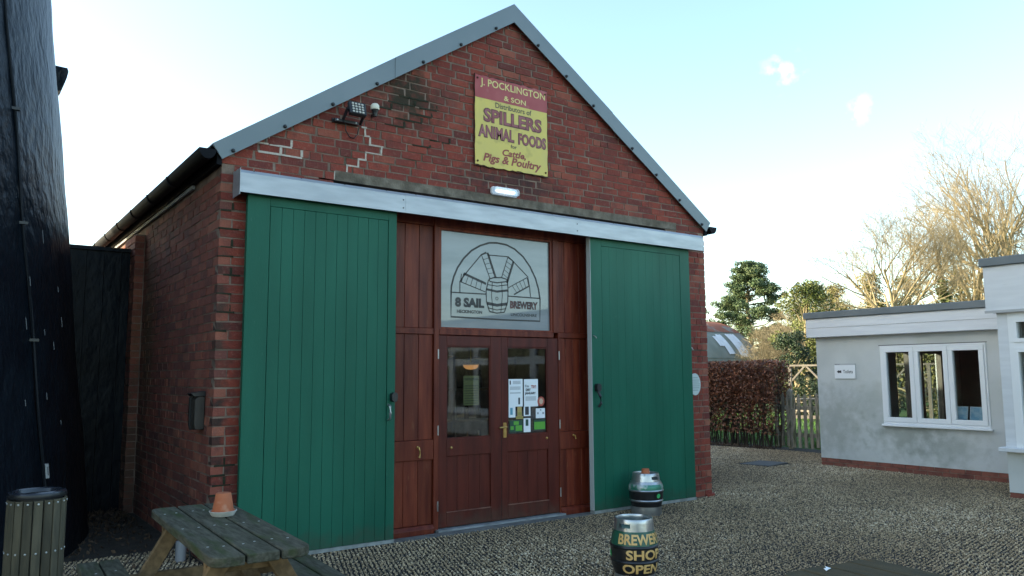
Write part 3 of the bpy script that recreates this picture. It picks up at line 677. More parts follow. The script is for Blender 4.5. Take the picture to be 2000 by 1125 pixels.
# floodlight + bracket + sensor
fd = thing('floodlight', 'black square LED floodlight on a bracket under the left verge', 'floodlight', (1.20, 0, 4.13))
fd.scale = (.88, .88, .88)
fh = MB(); fh.box(-.098, .098, -.03, .03, -.082, .082); 
Rm = Matrix.Rotation(rad(-18), 3, 'X') @ Matrix.Rotation(rad(0), 3, 'Z')
def tl(mb): mb.v = [tuple(Rm @ Vector(q) + Vector((0, -.20, 0))) for q in mb.v]; return mb
hd = tl(fh).build('lamp_head', black_m, fd, bevel=.010)
cell_m = M('led_lens', (.46, .43, .36), rough=.2, emit=.0)
for i in range(4):
    for j in range(4):
        m = MB(); m.prism(rounded(-.072 + i * .037, -.046 + i * .037, -.066 + j * .034, -.043 + j * .034, .008, n=2), -.036, -.029, 'y'); tl(m).build('led', cell_m, hd)
m = MB(); m.box(-.20, .08, -.07, -.004, -.125, -.095); m.box(-.21, -.10, -.022, -.004, -.13, -.085)
m.beam((-.105, -.19, 0), (-.105, -.05, -.11), .012, .05); m.beam((.105, -.19, 0), (.105, -.05, -.11), .012, .05); m.build('bracket', black_m, fd)
m = MB(); m.tube([(-.06, -.03, -.12), (-.05, -.02, -.20), (.0, -.016, -.265), (.05, -.016, -.27), (.09, -.016, -.22), (.10, -.05, -.10), (.10, -.15, -.03)], .006, 5); m.build('cable', black_m, fd)
for x in (-.17, .05):
    m = MB(); m.lathe([(0, .008), (.010, .004), (.011, 0)], 8); m.v = [(x + q[0], -.071 - q[2], -.11 + q[1]) for q in m.v]; m.build('bolt', steel_m, fd)
ps_ = thing('dusk_sensor', 'small white domed sensor on a black stem right of the floodlight', 'sensor', (1.437, 0, 4.19))
m = MB(); m.lathe([(.040, .012), (.044, .02), (.043, .055), (.030, .072), (0, .078)], 20, (0, -.07, 0)); m.build('dome', M('ivory_plastic', (.68, .64, .52), rough=.4), ps_, smooth=True)
m = MB(); m.lathe([(0, -.055), (.020, -.055), (.026, -.02), (.036, .011), (0, .0115)], 16, (0, -.07, 0)); m.box(-.012, .012, -.07, -.004, -.045, -.02); m.build('stem', black_m, ps_)

# wall letter box on the side, plaque by the right corner
lb = thing('cigarette_bin', 'black and bronze wall box fixed to the shaded side wall near the corner', 'wall bin', (-.002, .30, 1.28))
m = MB(); m.prism([(-.001, -.16), (-.075, -.16), (-.085, -.12), (-.085, .10), (-.06, .13), (-.001, .13)], -.06, .07, 'y'); m.build('body', M('bronze_paint', (.05, .042, .034), (.035, .03, .025), 6, .5), lb, bevel=.006)
m = MB(); m.prism([(-.002, -.165), (-.09, -.165), (-.1, -.12), (-.1, .12), (-.002, .16)], .0705, .10, 'y'); m.build('side_cheek', black_m, lb)
m = MB(); m.prism([(-.002, .131), (-.095, .131), (-.12, .155), (-.002, .175)], -.07, .105, 'y'); m.build('lid', black_m, lb)
pq = thing('wall_plaque', 'oval pale plaque on the brick strip right of the right green door', 'plaque', (6.05, 0, 1.445))
m = MB(); m.prism([(.105 * cos(2 * pi * k / 40), .142 * sin(2 * pi * k / 40)) for k in range(40)], -.020, -.004, 'y'); m.build('disc', M('pale_plaque', (.55, .62, .60), rough=.4), pq, bevel=.003)
m = MB()
for z, w in ((.085, .05), (.055, .08), (.03, .07), (.005, .085), (-.02, .08), (-.045, .075), (-.075, .05)):
    m.add([(-w, -.0206, z - .005), (w, -.0206, z - .005), (w, -.0206, z + .005), (-w, -.0206, z + .005)], [(0, 1, 2, 3)])
m.build('lettering', M('plaque_print', (.30, .37, .36), rough=.5), pq)

# notices stuck to the door glass
def notice(name, label, cat, x0, x1, z0, z1, mat, y=.1115, strips=(), group=None, texts=()):
    t = thing(name, label, cat, ((x0 + x1) / 2, y, (z0 + z1) / 2), group=group)
    ww, hh = (x1 - x0) / 2, (z1 - z0) / 2
    m = MB(); m.box(-ww, ww, 0, .0012, -hh, hh); m.build('sheet', mat, t)
    for k, (ma, rects) in enumerate(strips):
        m = MB()
        for (a, c, d, e) in rects: m.add([(-ww + a * 2 * ww, -.0008 - .0001 * k, -hh + c * 2 * hh), (-ww + d * 2 * ww, -.0008 - .0001 * k, -hh + c * 2 * hh), (-ww + d * 2 * ww, -.0008 - .0001 * k, -hh + e * 2 * hh), (-ww + a * 2 * ww, -.0008 - .0001 * k, -hh + e * 2 * hh)], [(0, 1, 2, 3)])
        m.build('print', ma, t)
    for (s, a, c, d, e, ma, bo) in texts:
        m = MB(); put_text(m, s, -ww + a * 2 * ww, -ww + d * 2 * ww, -hh + c * 2 * hh, -hh + e * 2 * hh, lambda p, q_: (p, -.0012, q_), bo); m.build('lettering', ma, t)
    return t
ink = M('black_ink', (.03, .03, .035), rough=.6); inkred = M('red_ink', (.35, .04, .03), rough=.6); blue_ink = M('blue_ink', (.10, .30, .40), rough=.6); grn = M('bright_green_print', (.10, .34, .035), rough=.5); dgrn = M('dark_green_print', (.012, .06, .035), rough=.5); tan = M('tan_print', (.42, .30, .10), rough=.5); oyel = M('olive_yellow_paper', (.28, .25, .055), rough=.6)
lines = lambda z0, z1, n, a=.1, d=.9: [(a, z0 + (z1 - z0) * k / n, d, z0 + (z1 - z0) * k / n + .5 * (z1 - z0) / n) for k in range(n)]
notice('notice', 'white typed notice at the left of the right door glass', 'notice', 3.172, 3.364, 1.232, 1.535, white_m, strips=((grey_print, lines(.82, .95, 3, .3, .85) + lines(.62, .74, 3, .1, .85) + lines(.48, .54, 1, .1, .85)), (ink, [(.08, .80, .16, .94), (.68, .08, .80, .32)])))
notice('notice', 'white poster reading dry January on the right door glass', 'poster', 3.382, 3.578, 1.228, 1.532, white_m, strips=((grey_print, lines(.22, .38, 5, .1, .85)),), texts=(('I\'m', .08, .70, .34, .80, ink, .02), ('TRY!', .50, .66, .86, .78, inkred, .04), ('DRY', .12, .56, .48, .66, ink, .06), ('JANUARY', .06, .42, .84, .53, ink, .06)))
notice('notice', 'yellow opening notice hanging inside the left door glass', 'notice', 2.595, 2.790, 1.262, 1.575, oyel, y=.122, strips=((M('olive_ink', (.16, .15, .04), rough=.7), lines(.05, .72, 8, .06, .94) + [(.05, .84, .95, .93)]),))
t = thing('round_sticker', 'round red sticker beside the January poster', 'sticker', (3.618, .1085, 1.282))
m = MB(); m.prism([(.050 * cos(2 * pi * k / 28), .054 * sin(2 * pi * k / 28)) for k in range(28)], -.001, .001, 'y'); m.build('disc', M('sticker_red', (.40, .075, .05), rough=.5), t)
m = MB(); m.prism([(.026 * cos(2 * pi * k / 20) * (1.2 if k % 2 else .8), .034 * sin(2 * pi * k / 20)) for k in range(20)], -.0016, -.0012, 'y'); m.build('motif', M('sticker_cream', (.55, .40, .28), rough=.5), t)
small = [(3.172, 3.262, 1.115, 1.232, white_m, 'white leaflet with a blue panel under the typed notice', (blue_ink, [(.22, .25, .6, .9)])),
 (3.290, 3.350, 1.128, 1.230, tan, 'tan leaflet under the typed notice', (oyel, [(.1, .1, .9, .4)])),
 (3.376, 3.470, 1.125, 1.228, ink, 'black card with a white border under the January poster', (white_m, [(.0, .0, .2, 1), (.75, 0, 1, 1), (.2, 0, .75, .12)])),
 (3.545, 3.675, 1.095, 1.205, white_m, 'white card with three small marks at the right of the door glass', (grey_print, [(.15, .4, .3, .6), (.7, .4, .9, .6), (.45, .75, .6, .9)])),
 (3.186, 3.360, .955, 1.085, dgrn, 'dark green picture card in the lower left of the right door glass', (grn, [(.45, .1, .95, .55), (.3, .6, .7, .9), (.05, .2, .3, .5)])),
 (3.374, 3.470, .948, 1.100, white_m, 'white card with a green oval above the glass bottom', (dgrn, [(.28, .45, .68, .92)])),
 (3.515, 3.680, .965, 1.080, dgrn, 'bright green card in the lower right of the right door glass', (grn, [(.04, .06, .96, .78)])),
 (3.270, 3.368, 1.096, 1.126, tan, 'small tan strip between the leaflets', (oyel, [(.05, .2, .95, .8)]))]
for (a, c, d, e, ma, la, st) in small: notice('card', la, 'card', a, c, d, e, ma, strips=(st,), group='cards stuck on the right door glass')
# inside: lit pendant, counter with shelves
pd = thing('pendant_lamp', 'glowing amber pendant lamp seen through the left door glass', 'lamp', (3.63, 1.6, 1.71))
m = MB(); m.lathe([(.10, 0), (.094, -.025), (.062, -.05), (.0, -.06)], 24); m.build('lamp_bowl', M('amber_glass', (1.0, .45, .14), emit=.22), pd, smooth=True)
m = MB(); m.tube([(0, 0, 1.68), (0, 0, 0)], .008, 6); m.lathe([(.104, .0), (.104, .012), (.0, .04)], 24); m.build('stem', brass_m, pd)
sh = thing('shelf_unit', 'wooden shelf unit behind the door glass inside the brewery', 'shelf', (3.6, 3.0, .012))
m = MB()
for z in (.0, .45, .9, 1.35, 1.8): m.box(-1.6, 1.6, -.2, .2, z, z + .03)
m.build('shelf', M('shelf_wood', (.20, .11, .05), (.13, .07, .03), 5, .6), sh)
for x in (-1.6, -.55, .5, 1.6): m = MB(); m.box(x - .02, x + .02, -.205, .205, 0, 1.85); m.build('upright', M('shelf_wood_dark', (.10, .055, .03), rough=.6), sh)
bot = [M('bottle_brown', (.06, .022, .008), rough=.2), M('bottle_amber', (.20, .09, .02), rough=.3), M('jar_cream', (.4, .32, .2), rough=.5)]
for z in (.48, .93, 1.38):
    for k in range(13):
        m = MB(); m.lathe([(0, 0), (.034, 0), (.034, .16), (.014, .22), (.014, .27), (0, .27)], 8)
        o = m.build('bottle', bot[RNG.randrange(3)]); o.location = (2.2 + k * .22 + RNG.uniform(-.03, .03), 2.9, z + .012); tag(o, 'bottle standing on the shelves inside the brewery', 'bottle', 'bottles on the shelves inside')

# ------------------------------------------------------------------ white rendered annexe on the right
rend_m = M('painted_render', (.56, .575, .565), (.49, .51, .50), 2.2, .85, .25, 45, spots=((.54, .56, .57), 1.3, .50, .70))
add_stains(rend_m, [((10.57, .9, .75), (.5, .55, .55), (.25, .265, .225), .5, 7), ((10.6, -.35, .62), (.5, .55, .38), (.22, .24, .205), .6, 7), ((10.6, -.95, .45), (.5, .5, .30), (.25, .27, .245), .5, 7), ((10.6, .2, 1.0), (.5, .5, .4), (.33, .35, .32), .5, 4)])
wtim_m = M('white_painted_timber', (.66, .68, .71), (.60, .62, .65), 4, .5, .1, 30, stretch=(1, .5, 4), spots=((.40, .40, .38), 9, .70, .80))
upvc_m = M('white_window_frame', (.76, .78, .80), rough=.35)
cap_m = M('grey_roof_edging', (.12, .145, .16), (.15, .175, .19), 3, .6, .1, 30)
plinth_m = brick_material('plinth_brick', [(0, (.17, .055, .042)), (.5, (.23, .075, .052)), (1, (.28, .10, .07))])
room_m = M('room_wall', (.20, .18, .155), (.15, .135, .12), 2, .9)
pane_m = glass_material('annexe_glass', (.86, .90, .90), .0)
an = thing('rendered_annexe', 'low white rendered annexe with a three-light window and a brick plinth', 'building', (10.557, 1.166, 0), rad(1.35))
b = MB()
b.box(0, .2, -1.150, -.001, .13, 2.21); b.box(0, .2, -6.0, -2.764, .13, 2.21)
b.box(.0005, .2, -2.7635, -1.1505, .13, .755); b.box(.0005, .2, -2.7635, -1.1505, 2.022, 2.21)
b.box(.2005, 2.35, -.2, 0, -.02, 2.21); b.box(4.35, 5.2, -.2, 0, -.02, 2.21); b.box(2.3505, 4.3495, -.2, -.0005, -.02, .55); b.box(2.3505, 4.3495, -.2, -.0005, 2.05, 2.21)
b.build('wall', rend_m, an)
b = MB(); b.box(5.0, 5.2, -6.0, -.201, -.02, 2.21); b.box(.2, 5.0, -6.2, -6.001, -.02, 2.21); b.box(2.6, 2.7, -6, -2.6, 0, 2.2); b.build('inner_wall', room_m, an)
b = MB(); b.box(.21, 5, -6, -.2, .0, .03); b.build('floor', dark_m, an)
b = MB(); b.box(-.03, 5.25, -6.2, .08, 2.212, 2.50); b.build('roof', roof_m, an)
b = MB(); b.box(.012, .19, -6.0, -.012, -.02, .13); pw = b.build('plinth', mortar_m, an)
for i in range(2):
    y = -.0 - (.06 if i else .0); k = 0
    while y > -3.05:
        L_ = .215 if not (k == 0 and i) else .10
        if k == 0 and i: y = 0
        o = bpy.data.objects.new('brick', protos['f'][k % 6]); COL.objects.link(o); o.parent = pw
        o.location = (.06, y - L_ / 2, .028 + i * .070); o.scale = (.118, L_, .060); o.material_slots[0].link = 'OBJECT'; o.material_slots[0].material = plinth_m
        y -= L_ + .010; k += 1
b = MB(); b.prism([(-.115, 2.205), (-.020, 2.195), (-.020, 2.525), (-.100, 2.525)], -6.0, .10, 'y')
b.v = [(p[0], p[1], p[2]) for p in b.v]
b.box(-.10, 2.0, .1005, .118, 2.2, 2.525); fa = b.build('fascia', wtim_m, an)
m = MB(); m.box(-.1125, -.106, -6.0, .099, 2.362, 2.3645); m.build('fascia_crack', M('crack_dark', (.12, .12, .12)), fa)
b = MB(); b.box(-.135, 2.1, -6.0, .15, 2.527, 2.640); b.build('roof_edging', cap_m, an, bevel=.01)
wn = MB(); y0, y1, z0, z1 = -2.762, -1.152, .758, 2.020
wn.box(-.012, .07, y0, y1, z1 - .035, z1); wn.box(-.012, .07, y0, y1, z0, z0 + .035); wn.box(-.012, .07, y1 - .03, y1, z0 + .0355, z1 - .0355); wn.box(-.012, .07, y0, y0 + .03, z0 + .0355, z1 - .0355)
wf = wn.build('window', upvc_m, an, bevel=.004)
m = MB(); m.box(-.065, .0, y0 - .03, y1 + .01, .722, .757); m.build('sill', upvc_m, wf, bevel=.006)
m = MB(); m.box(-.006, -.0005, y0 - .02, y1 + .02, z1 + .001, z1 + .012); m.build('lintel_line', M('dark_gap', (.05, .05, .05)), wf)
for k in range(3):
    a = y1 - .031 - k * .517; c = a - .513; w = .072
    m = MB(); zz0, zz1 = z0 + .037, z1 - .037
    m.box(-.024, .05, c, a, zz1 - w, zz1); m.box(-.024, .05, c, a, zz0, zz0 + w); m.box(-.024, .05, a - w, a, zz0 + w + .0003, zz1 - w - .0003); m.box(-.024, .05, c, c + w, zz0 + w + .0003, zz1 - w - .0003)
    s_ = m.build('sash', upvc_m, wf, bevel=.005)
    m = MB(); m.box(.012, .018, c + w - .004, a - w + .004, zz0 + w - .004, zz1 - w + .004); m.build('pane', pane_m, wf)
bwn = MB()
for x in (2.352, 2.93, 3.42, 4.268): bwn.box(x, x + .08, -.16, -.06, .5515, 2.048)
bwn.box(2.433, 4.267, -.155, -.065, 1.965, 2.0475); bwn.box(2.433, 4.267, -.155, -.065, .552, .63); wb = bwn.build('window', M('brown_window_frame', (.10, .085, .07), (.07, .06, .05), 6, .6), an)
m = MB(); m.box(2.40, 4.3, -.112, -.108, .6, 2.0); m.build('pane', pane_m, wb)
for k, (yy, lab) in enumerate(((-2.27, 'pale blue framed card leaning inside the annexe window, nearer the middle light'), (-2.50, 'pale blue framed card standing inside the right light of the annexe window'))):
    t = thing('framed_card', lab, 'card', (10.557 + .14 - yy * math.sin(rad(1.35)), 1.166 + yy, .80), rad(1.35))
    m = MB(); m.beam((0, 0, 0), (.06, 0, .26), .20, .012, up=(1, 0, 0)); m.build('frame', M('card_white', (.62, .68, .72), rough=.5), t)
    m = MB(); P = [(-.0085, -.085, .02), (-.0085, .085, .02), (.0445, .085, .25), (.0445, -.085, .25)]; m.add(P, [(0, 1, 2, 3)]); m.build('print', M('card_blue', (.22, .42, .58), (.5, .6, .68), 12, .5), t)
m = MB(); m.box(.0, .35, -.9, .9, 0, .04); 
t = thing('window_shelf', 'inner window shelf of the annexe under the framed cards', 'shelf', (10.60 + .17, -.8, .755)); m.build('board', wtim_m, t)
ts = thing('toilets_sign', 'white sign with a black arrow pointing left reading Toilets on the rendered wall', 'sign', (10.557 + .524 * math.sin(rad(1.35)), 1.166 - .524, 1.61), rad(1.35))
m = MB(); m.box(-.018, -.002, -.187, .187, -.125, .105); m.build('panel', M('sign_white', (.80, .82, .84), rough=.4), ts, bevel=.002)
m = MB(); m.box(-.016, -.002, -.187, .187, .107, .130); m.build('header_strip', M('sign_grey', (.42, .44, .45), rough=.5), ts)
fnT = lambda a, c: (-.0192, -a, c)
m = MB(); put_text(m, 'Toilets', -.03, .145, -.035, .022, fnT, .01); m.map([(-.145, -.008), (-.105, .022), (-.105, .008), (-.062, .016), (-.062, -.032), (-.105, -.024), (-.105, -.038)], [tuple(range(7))], fnT); m.build('lettering', ink, ts)
m = MB(); put_text(m, 'Mill', -.17, -.09, .1135, .124, lambda a, c: (-.0172, -a, c), .01); m.build('lettering', ink, ts)

# taller white block with bay windows at the right edge
bb = thing('bay_window_block', 'taller white flat-roofed block with large windows at the right edge', 'building', (9.17, -2.385, 0))
LEN = 11.0
b = MB(); b.box(0, .2, -LEN, 0, .07, .575); b.box(.2, 4.5, -.2, 0, -.02, 2.36); b.box(4.3, 4.5, -LEN, -.2, -.02, 2.36); b.box(.2, 4.5, -LEN - .2, -LEN, -.02, 2.36); b.build('wall', rend_m, bb)
b = MB(); b.box(.01, .19, -LEN, -.01, -.02, .068); pw = b.build('plinth', mortar_m, bb)
for k in range(14):
    o = bpy.data.objects.new('brick', protos['f'][k % 6]); COL.objects.link(o); o.parent = pw; o.location = (.055, -.1125 - k * .225, .032); o.scale = (.118, .215, .062); o.material_slots[0].link = 'OBJECT'; o.material_slots[0].material = plinth_m
b = MB(); b.box(.21, 4.3, -LEN, -.2, 0, .03); b.build('floor', dark_m, bb)
b = MB(); b.box(2.2, 2.3, -LEN, -.2, .03, 2.35); b.build('inner_wall', room_m, bb)
b = MB(); b.box(-.03, 4.5, -LEN - .2, .05, 2.362, 2.93); b.build('roof', roof_m, bb)
b = MB(); b.box(-.075, -.0305, -LEN - .2, .10, 2.350, 2.945); b.box(-.0755, 4.4, .0505, .0995, 2.351, 2.944); f_ = b.build('fascia', wtim_m, bb, bevel=.003)
m = MB(); m.box(-.085, -.0755, -LEN - .2, .108, 2.338, 2.372); m.build('drip_edge', M('drip_edge', (.38, .39, .40), rough=.6), f_)
b = MB(); b.box(-.115, 4.55, -LEN - .25, .135, 2.947, 3.058); b.build('roof_edging', cap_m, bb, bevel=.008)
b = MB(); b.box(-.012, .14, -.125, -.0, .632, 2.349); b.build('corner_board', wtim_m, bb, bevel=.003)
b = MB(); b.box(-.105, .18, -LEN, .055, .578, .631); b.build('sill', wtim_m, bb, bevel=.006)
pit = 1.21
pane2_m = glass_material('bay_glass', (.80, .84, .84), .06)
for k in range(9):
    y1 = -.127 - k * pit; y0 = y1 - pit + .002
    m = MB(); zz = [(.633, .70), (1.880, 1.955), (2.262, 2.349)]
    for za, zb in zz: m.box(-.02, .10, y0, y1, za, zb)
    for ya, yb in ((y1 - .055, y1), (y0, y0 + .055)):
        m.box(-.02, .10, ya, yb, .7005, 1.8795); m.box(-.02, .10, ya, yb, 1.9555, 2.2615)
    w_ = m.build('window', upvc_m, bb)
    for za, zb in ((.7015, 1.8785), (1.9565, 2.2605)):
        s_ = MB(); e = .048; ya, yb = y0 + .056, y1 - .056
        s_.box(-.034, .05, ya, yb, zb - e, zb); s_.box(-.034, .05, ya, yb, za, za + e); s_.box(-.034, .05, ya, ya + e, za + e + .0003, zb - e - .0003); s_.box(-.034, .05, yb - e, yb, za + e + .0003, zb - e - .0003)
        s_.build('sash', upvc_m, w_)
        p_ = MB(); p_.box(.010, .016, ya + e - .003, yb - e + .003, za + e - .003, zb - e + .003); p_.build('pane', pane2_m, w_)

# drain cover
t = thing('drain_cover', 'rectangular steel drain cover set in the gravel before the picket fence', 'drain cover', (9.92, 1.88, .004), rad(10))
m = MB(); m.box(-.33, .33, -.24, .24, -.01, .012); m.build('cover_plate', M('drain_steel', (.12, .11, .10), (.07, .068, .066), 8, .45, .4, 60, metal=.4), t, bevel=.004)
m = MB()
for a in ((-.36, -.335, -.27, .27), (.335, .36, -.27, .27)): m.box(a[0], a[1], a[2], a[3], -.01, .010)
m.box(-.3345, .3345, -.27, -.245, -.01, .010); m.box(-.3345, .3345, .245, .27, -.01, .010); m.build('cover_frame', M('drain_frame', (.09, .09, .09), rough=.6, metal=.4), t)

# ------------------------------------------------------------------ kegs
kst = M('keg_steel', (.50, .51, .52), (.36, .37, .38), 7, .30, .12, 40, metal=.85, spots=((.20, .20, .19), 10, .62, .75))
kblk = M('keg_black_paint', (.010, .010, .011), (.02, .02, .021), 12, .30, .05, 30)
kgrn = M('keg_green_paint', (.012, .075, .045), (.02, .10, .06), 8, .32)
kgrn2 = M('keg_worn_green', (.05, .22, .15), (.42, .46, .45), 9, .35, metal=.3, lo=.45, hi=.55)
gold_m = M('gold_lettering', (.62, .36, .11), (.70, .46, .18), 14, .5)
sty = M('green_sticker', (.05, .42, .13), rough=.5)
def keg(name, label, loc, sections, hoops, collar, chime, front, letters=(), stickers=(), group='beer kegs standing on the gravel'):
    t = thing(name, label, 'keg', loc, group=group)
    for nm, prof, mat in sections:
        m = MB(); m.lathe(prof, 64); m.build(nm, mat, t, smooth=True, angle=50)
    for z, r, mat in hoops:
        m = MB(); m.lathe([(r - .006, -.016), (r + .002, -.010), (r + .006, 0), (r + .002, .010), (r - .006, .016)], 64, (0, 0, z)); m.build('hoop', mat, t, smooth=True)
    f = Vector((CAM.x - loc[0], CAM.y - loc[1], 0)).normalized(); a0 = math.atan2(f.y, f.x)
    # collar with two hand holes
    r0, r1, za, zb = collar; n = 72; prof = []
    ol = [za, za + (zb - za) * .33, za + (zb - za) * .72, zb]
    rr = lambda z: r0 + (r1 - r0) * (z - za) / (zb - za)
    prof = [(rr(z), z) for z in ol] + [(rr(zb) - .004, zb + .009), (rr(zb) - .012, zb + .009)] + [(rr(z) - .016, z) for z in ol[::-1]]
    hole = front
    def skip(i, j):
        aj = (2 * pi * (j + .5) / n - a0 + hole) % (2 * pi)
        dd = min(abs(((aj - q + pi) % (2 * pi)) - pi) for q in (0, pi * .9))
        return i in (1, len(prof) - 3) and dd < .30
    m = MB(); m.lathe(prof, n, skip=skip); m.build('collar', kst, t, smooth=True, angle=50)
    m = MB(); m.lathe(chime, 64); m.build('chime', kst, t, smooth=True, angle=50)
    rt = Vector((-f.y, f.x, 0))
    if rt.dot(_r) < 0: rt = -rt
    def on(phi, z, off):
        R_ = np.interp(z, *BODY) + off
        return tuple(f * (R_ * cos(phi)) + rt * (R_ * sin(phi)) + Vector((0, 0, z)))
    for (s, pa, pb, za, zb) in letters:
        m = MB(); V, F = text2d(s, .03); bm = bmesh.new(); vv = [bm.verts.new((a, c, 0)) for a, c in V]
        for q in F:
            try: bm.faces.new([vv[i] for i in q])
            except ValueError: pass
        bmesh.ops.subdivide_edges(bm, edges=[e for e in bm.edges if e.calc_length() > .05], cuts=1); bm.verts.ensure_lookup_table(); bm.verts.index_update()
        m.add([on(rad(pa + (pb - pa) * v.co.x), za + (zb - za) * v.co.y, .0030) for v in bm.verts], [tuple(v.index for v in q.verts) for q in bm.faces]); bm.free()
        m.build('lettering', gold_m, t)
    for phi, z, r in stickers:
        m = MB(); k = 20; cc = [on(rad(phi) + r / .185 * cos(2 * pi * i / k), z + r * sin(2 * pi * i / k), .0025) for i in range(k)]
        m.add(cc + [on(rad(phi), z, .003)], [(i, (i + 1) % k, k) for i in range(k)]); m.build('sticker', sty, t)
    return t
BODY = ([.04, .07, .12, .2, .27, .33, .37], [.156, .168, .181, .188, .184, .172, .158])
pr1 = list(zip(BODY[1], BODY[0]))
def zc_(za, zb): return [(float(np.interp(z, *BODY)), float(z)) for z in np.linspace(za, zb, 7)]
keg('beer_keg', 'black steel keg lettered in gold for the brewery shop, nearest the camera', (2.615, -2.375, 0),
    [('body', [(0, .045)] + zc_(.045, .258), kblk), ('shoulder', zc_(.258, .372) + [(.10, .385), (0, .387)], kgrn)],
    [(.255, .186, kblk), (.145, .185, kblk)], (.158, .150, .368, .452), [(.150, -.002), (.156, -.002), (.158, .02), (.156, .046), (.150, .05), (.146, .046), (.146, 0)], rad(28),
    [('BREWERY', -42, 92, .280, .356), ('SHOP', -20, 76, .168, .242), ('OPEN', -31, 70, .064, .136)], [(-76, .196, .026)])
BODY = ([.0, .10, .18, .27, .32, .37, .40], [.165, .17, .188, .196, .194, .172, .156])
k2 = keg('beer_keg', 'silver and black keg by the right green door with a terracotta pot on top', (4.70, -.43, 0),
    [('body', [(0, .098)] + zc_(.098, .150), kblk), ('band', zc_(.1502, .175), kst), ('waist', zc_(.1752, .272), kblk), ('shoulder', zc_(.2722, .345), kgrn2), ('head', zc_(.3452, .372) + [(.10, .385), (0, .387)], kst)],
    [(.165, .186, kst), (.275, .194, kst)], (.164, .150, .368, .455), [(.158, -.002), (.166, -.002), (.170, .02), (.170, .096), (.160, .099), (.158, .09)], rad(-42), (), [(46, .222, .026)])

# ------------------------------------------------------------------ terracotta pots and saucer
terra = M('terracotta', (.36, .095, .035), (.42, .13, .055), 9, .8, .15, 60, spots=((.50, .25, .15), 8, .62, .75))
def pot(label, loc, s=1.):
    t = thing('terracotta_pot', label, 'pot', loc, group='upturned terracotta pots')
    m = MB(); m.lathe([(.068 * s, 0), (.068 * s, .024 * s), (.061 * s, .026 * s), (.044 * s, .122 * s), (.040 * s, .126 * s), (.008 * s, .126 * s), (.008 * s, .118 * s), (.038 * s, .117 * s), (.058 * s, .01 * s), (.060 * s, 0)], 36, closed=True); m.build('pot_body', terra, t, smooth=True, angle=35)
    return t
def pz(u): return u
sauc = thing('plant_saucer', 'white plastic saucer on the picnic table under the terracotta pot', 'saucer', (-.462, -2.05, .752))
m = MB(); m.lathe([(0, 0), (.062, 0), (.066, .004), (.080, .030), (.077, .031), (.062, .008), (0, .007)], 40); m.build('dish', M('saucer_white', (.62, .61, .57), (.45, .43, .38), 14, .5), sauc, smooth=True)
pot('upturned terracotta pot on the white saucer on the picnic table', (-.462, -2.05, .760), 1.0)
pot('upturned terracotta pot standing on the silver and black keg by the green door', (4.70, -.43, .388), .95)

# ------------------------------------------------------------------ picnic tables
wood_top = M('mossy_timber', (.055, .054, .038), (.138, .130, .098), 9, .9, .8, 50, stretch=(6, 1, 6), spots=((.055, .07, .03), 2.6, .50, .70), lo=.32, hi=.74, spec=.15)
wood_leg = M('weathered_timber', (.21, .135, .070), (.12, .08, .042), 5, .85, .4, 40, stretch=(5, 1, 5), rnd=.12, spec=.2)
wood_dark = M('damp_dark_timber', (.055, .050, .032), (.085, .068, .038), 6, .85, .7, 50, stretch=(6, 1, 6), spots=((.11, .065, .02), 5, .58, .72), spec=.15)
screwm = M('bright_screw', (.6, .6, .58), (.45, .45, .43), 20, .35, metal=.7)
def picnic_table(name, label, loc, rz, nt, pw_, half, mat, legmat, screws=True, group='picnic tables'):
    t = thing(name, label, 'picnic table', loc, rz, group)
    gap = .011; Wd = nt * pw_ + (nt - 1) * gap; rs = random.Random(int(abs(loc[0]) * 100))
    for k in range(nt):
        x0 = -Wd / 2 + k * (pw_ + gap); x1 = x0 + pw_
        cr_ = (k == 0, k == nt - 1, k == nt - 1, k == 0); e0 = rs.uniform(-.006, .006); e1 = rs.uniform(-.006, .006); dz = rs.uniform(-.002, .002)
        m = MB(); m.prism(rounded(x0, x1, -half + e0, half + e1, .075, cr_), .704 + dz, .750 + dz); p = m.build('top_plank', mat, t, bevel=.005)
        if screws:
            for y in (-half * .68, 0, half * .68):
                for xx in (x0 + pw_ * .27, x0 + pw_ * .73):
                    s_ = MB(); s_.lathe([(0, .0016), (.006, .001), (.007, 0)], 8, (xx + rs.uniform(-.01, .01), y + rs.uniform(-.02, .02), .7503 + dz)); s_.build('screw', screwm, p)
    bx = Wd / 2 + .155
    for s in (-1, 1):
        for k in range(2):
            x0 = s * bx + (k * .122 if s > 0 else -k * .122 - .112); m = MB(); m.prism(rounded(x0, x0 + .112, -half + .07, half + .03 if s > 0 else half + .07, .03, (0, 0, 0, 0)), .406, .450); p = m.build('bench_plank', mat, t, bevel=.005)
            if screws:
                for y in (-half * .68, half * .68):
                    s_ = MB(); s_.lathe([(0, .0016), (.006, .001), (.007, 0)], 8, (x0 + .056 + rs.uniform(-.02, .02), y + rs.uniform(-.02, .02), .4503)); s_.build('screw', screwm, p)
    for y in (-half * .68, half * .68):
        for s in (-1, 1):
            m = MB(); m.beam((s * .12, y, .7035), (s * (bx + .12), y, .0), .098, .045, up=(0, 1, 0)); m.v = [(a, c, max(d, 0.) if d < .1 else min(d, .7035)) for a, c, d in m.v]; m.build('leg', legmat, t, bevel=.004)
        m = MB(); m.box(-bx - .225, bx + .225, y + .0235, y + .064, .310, .4055); m.build('cross_rail', legmat, t, bevel=.004)
        m = MB(); m.box(-Wd / 2 + .04, Wd / 2 - .04, y + .0235, y + .064, .612, .7030); m.build('top_batten', legmat, t, bevel=.004)
    return t
t1 = picnic_table('picnic_table', 'mossy grey picnic table with a pot and saucer on it by the brewery corner', (-.552, -2.345, 0), rad(-2.1), 3, .153, .835, wood_top, wood_leg)
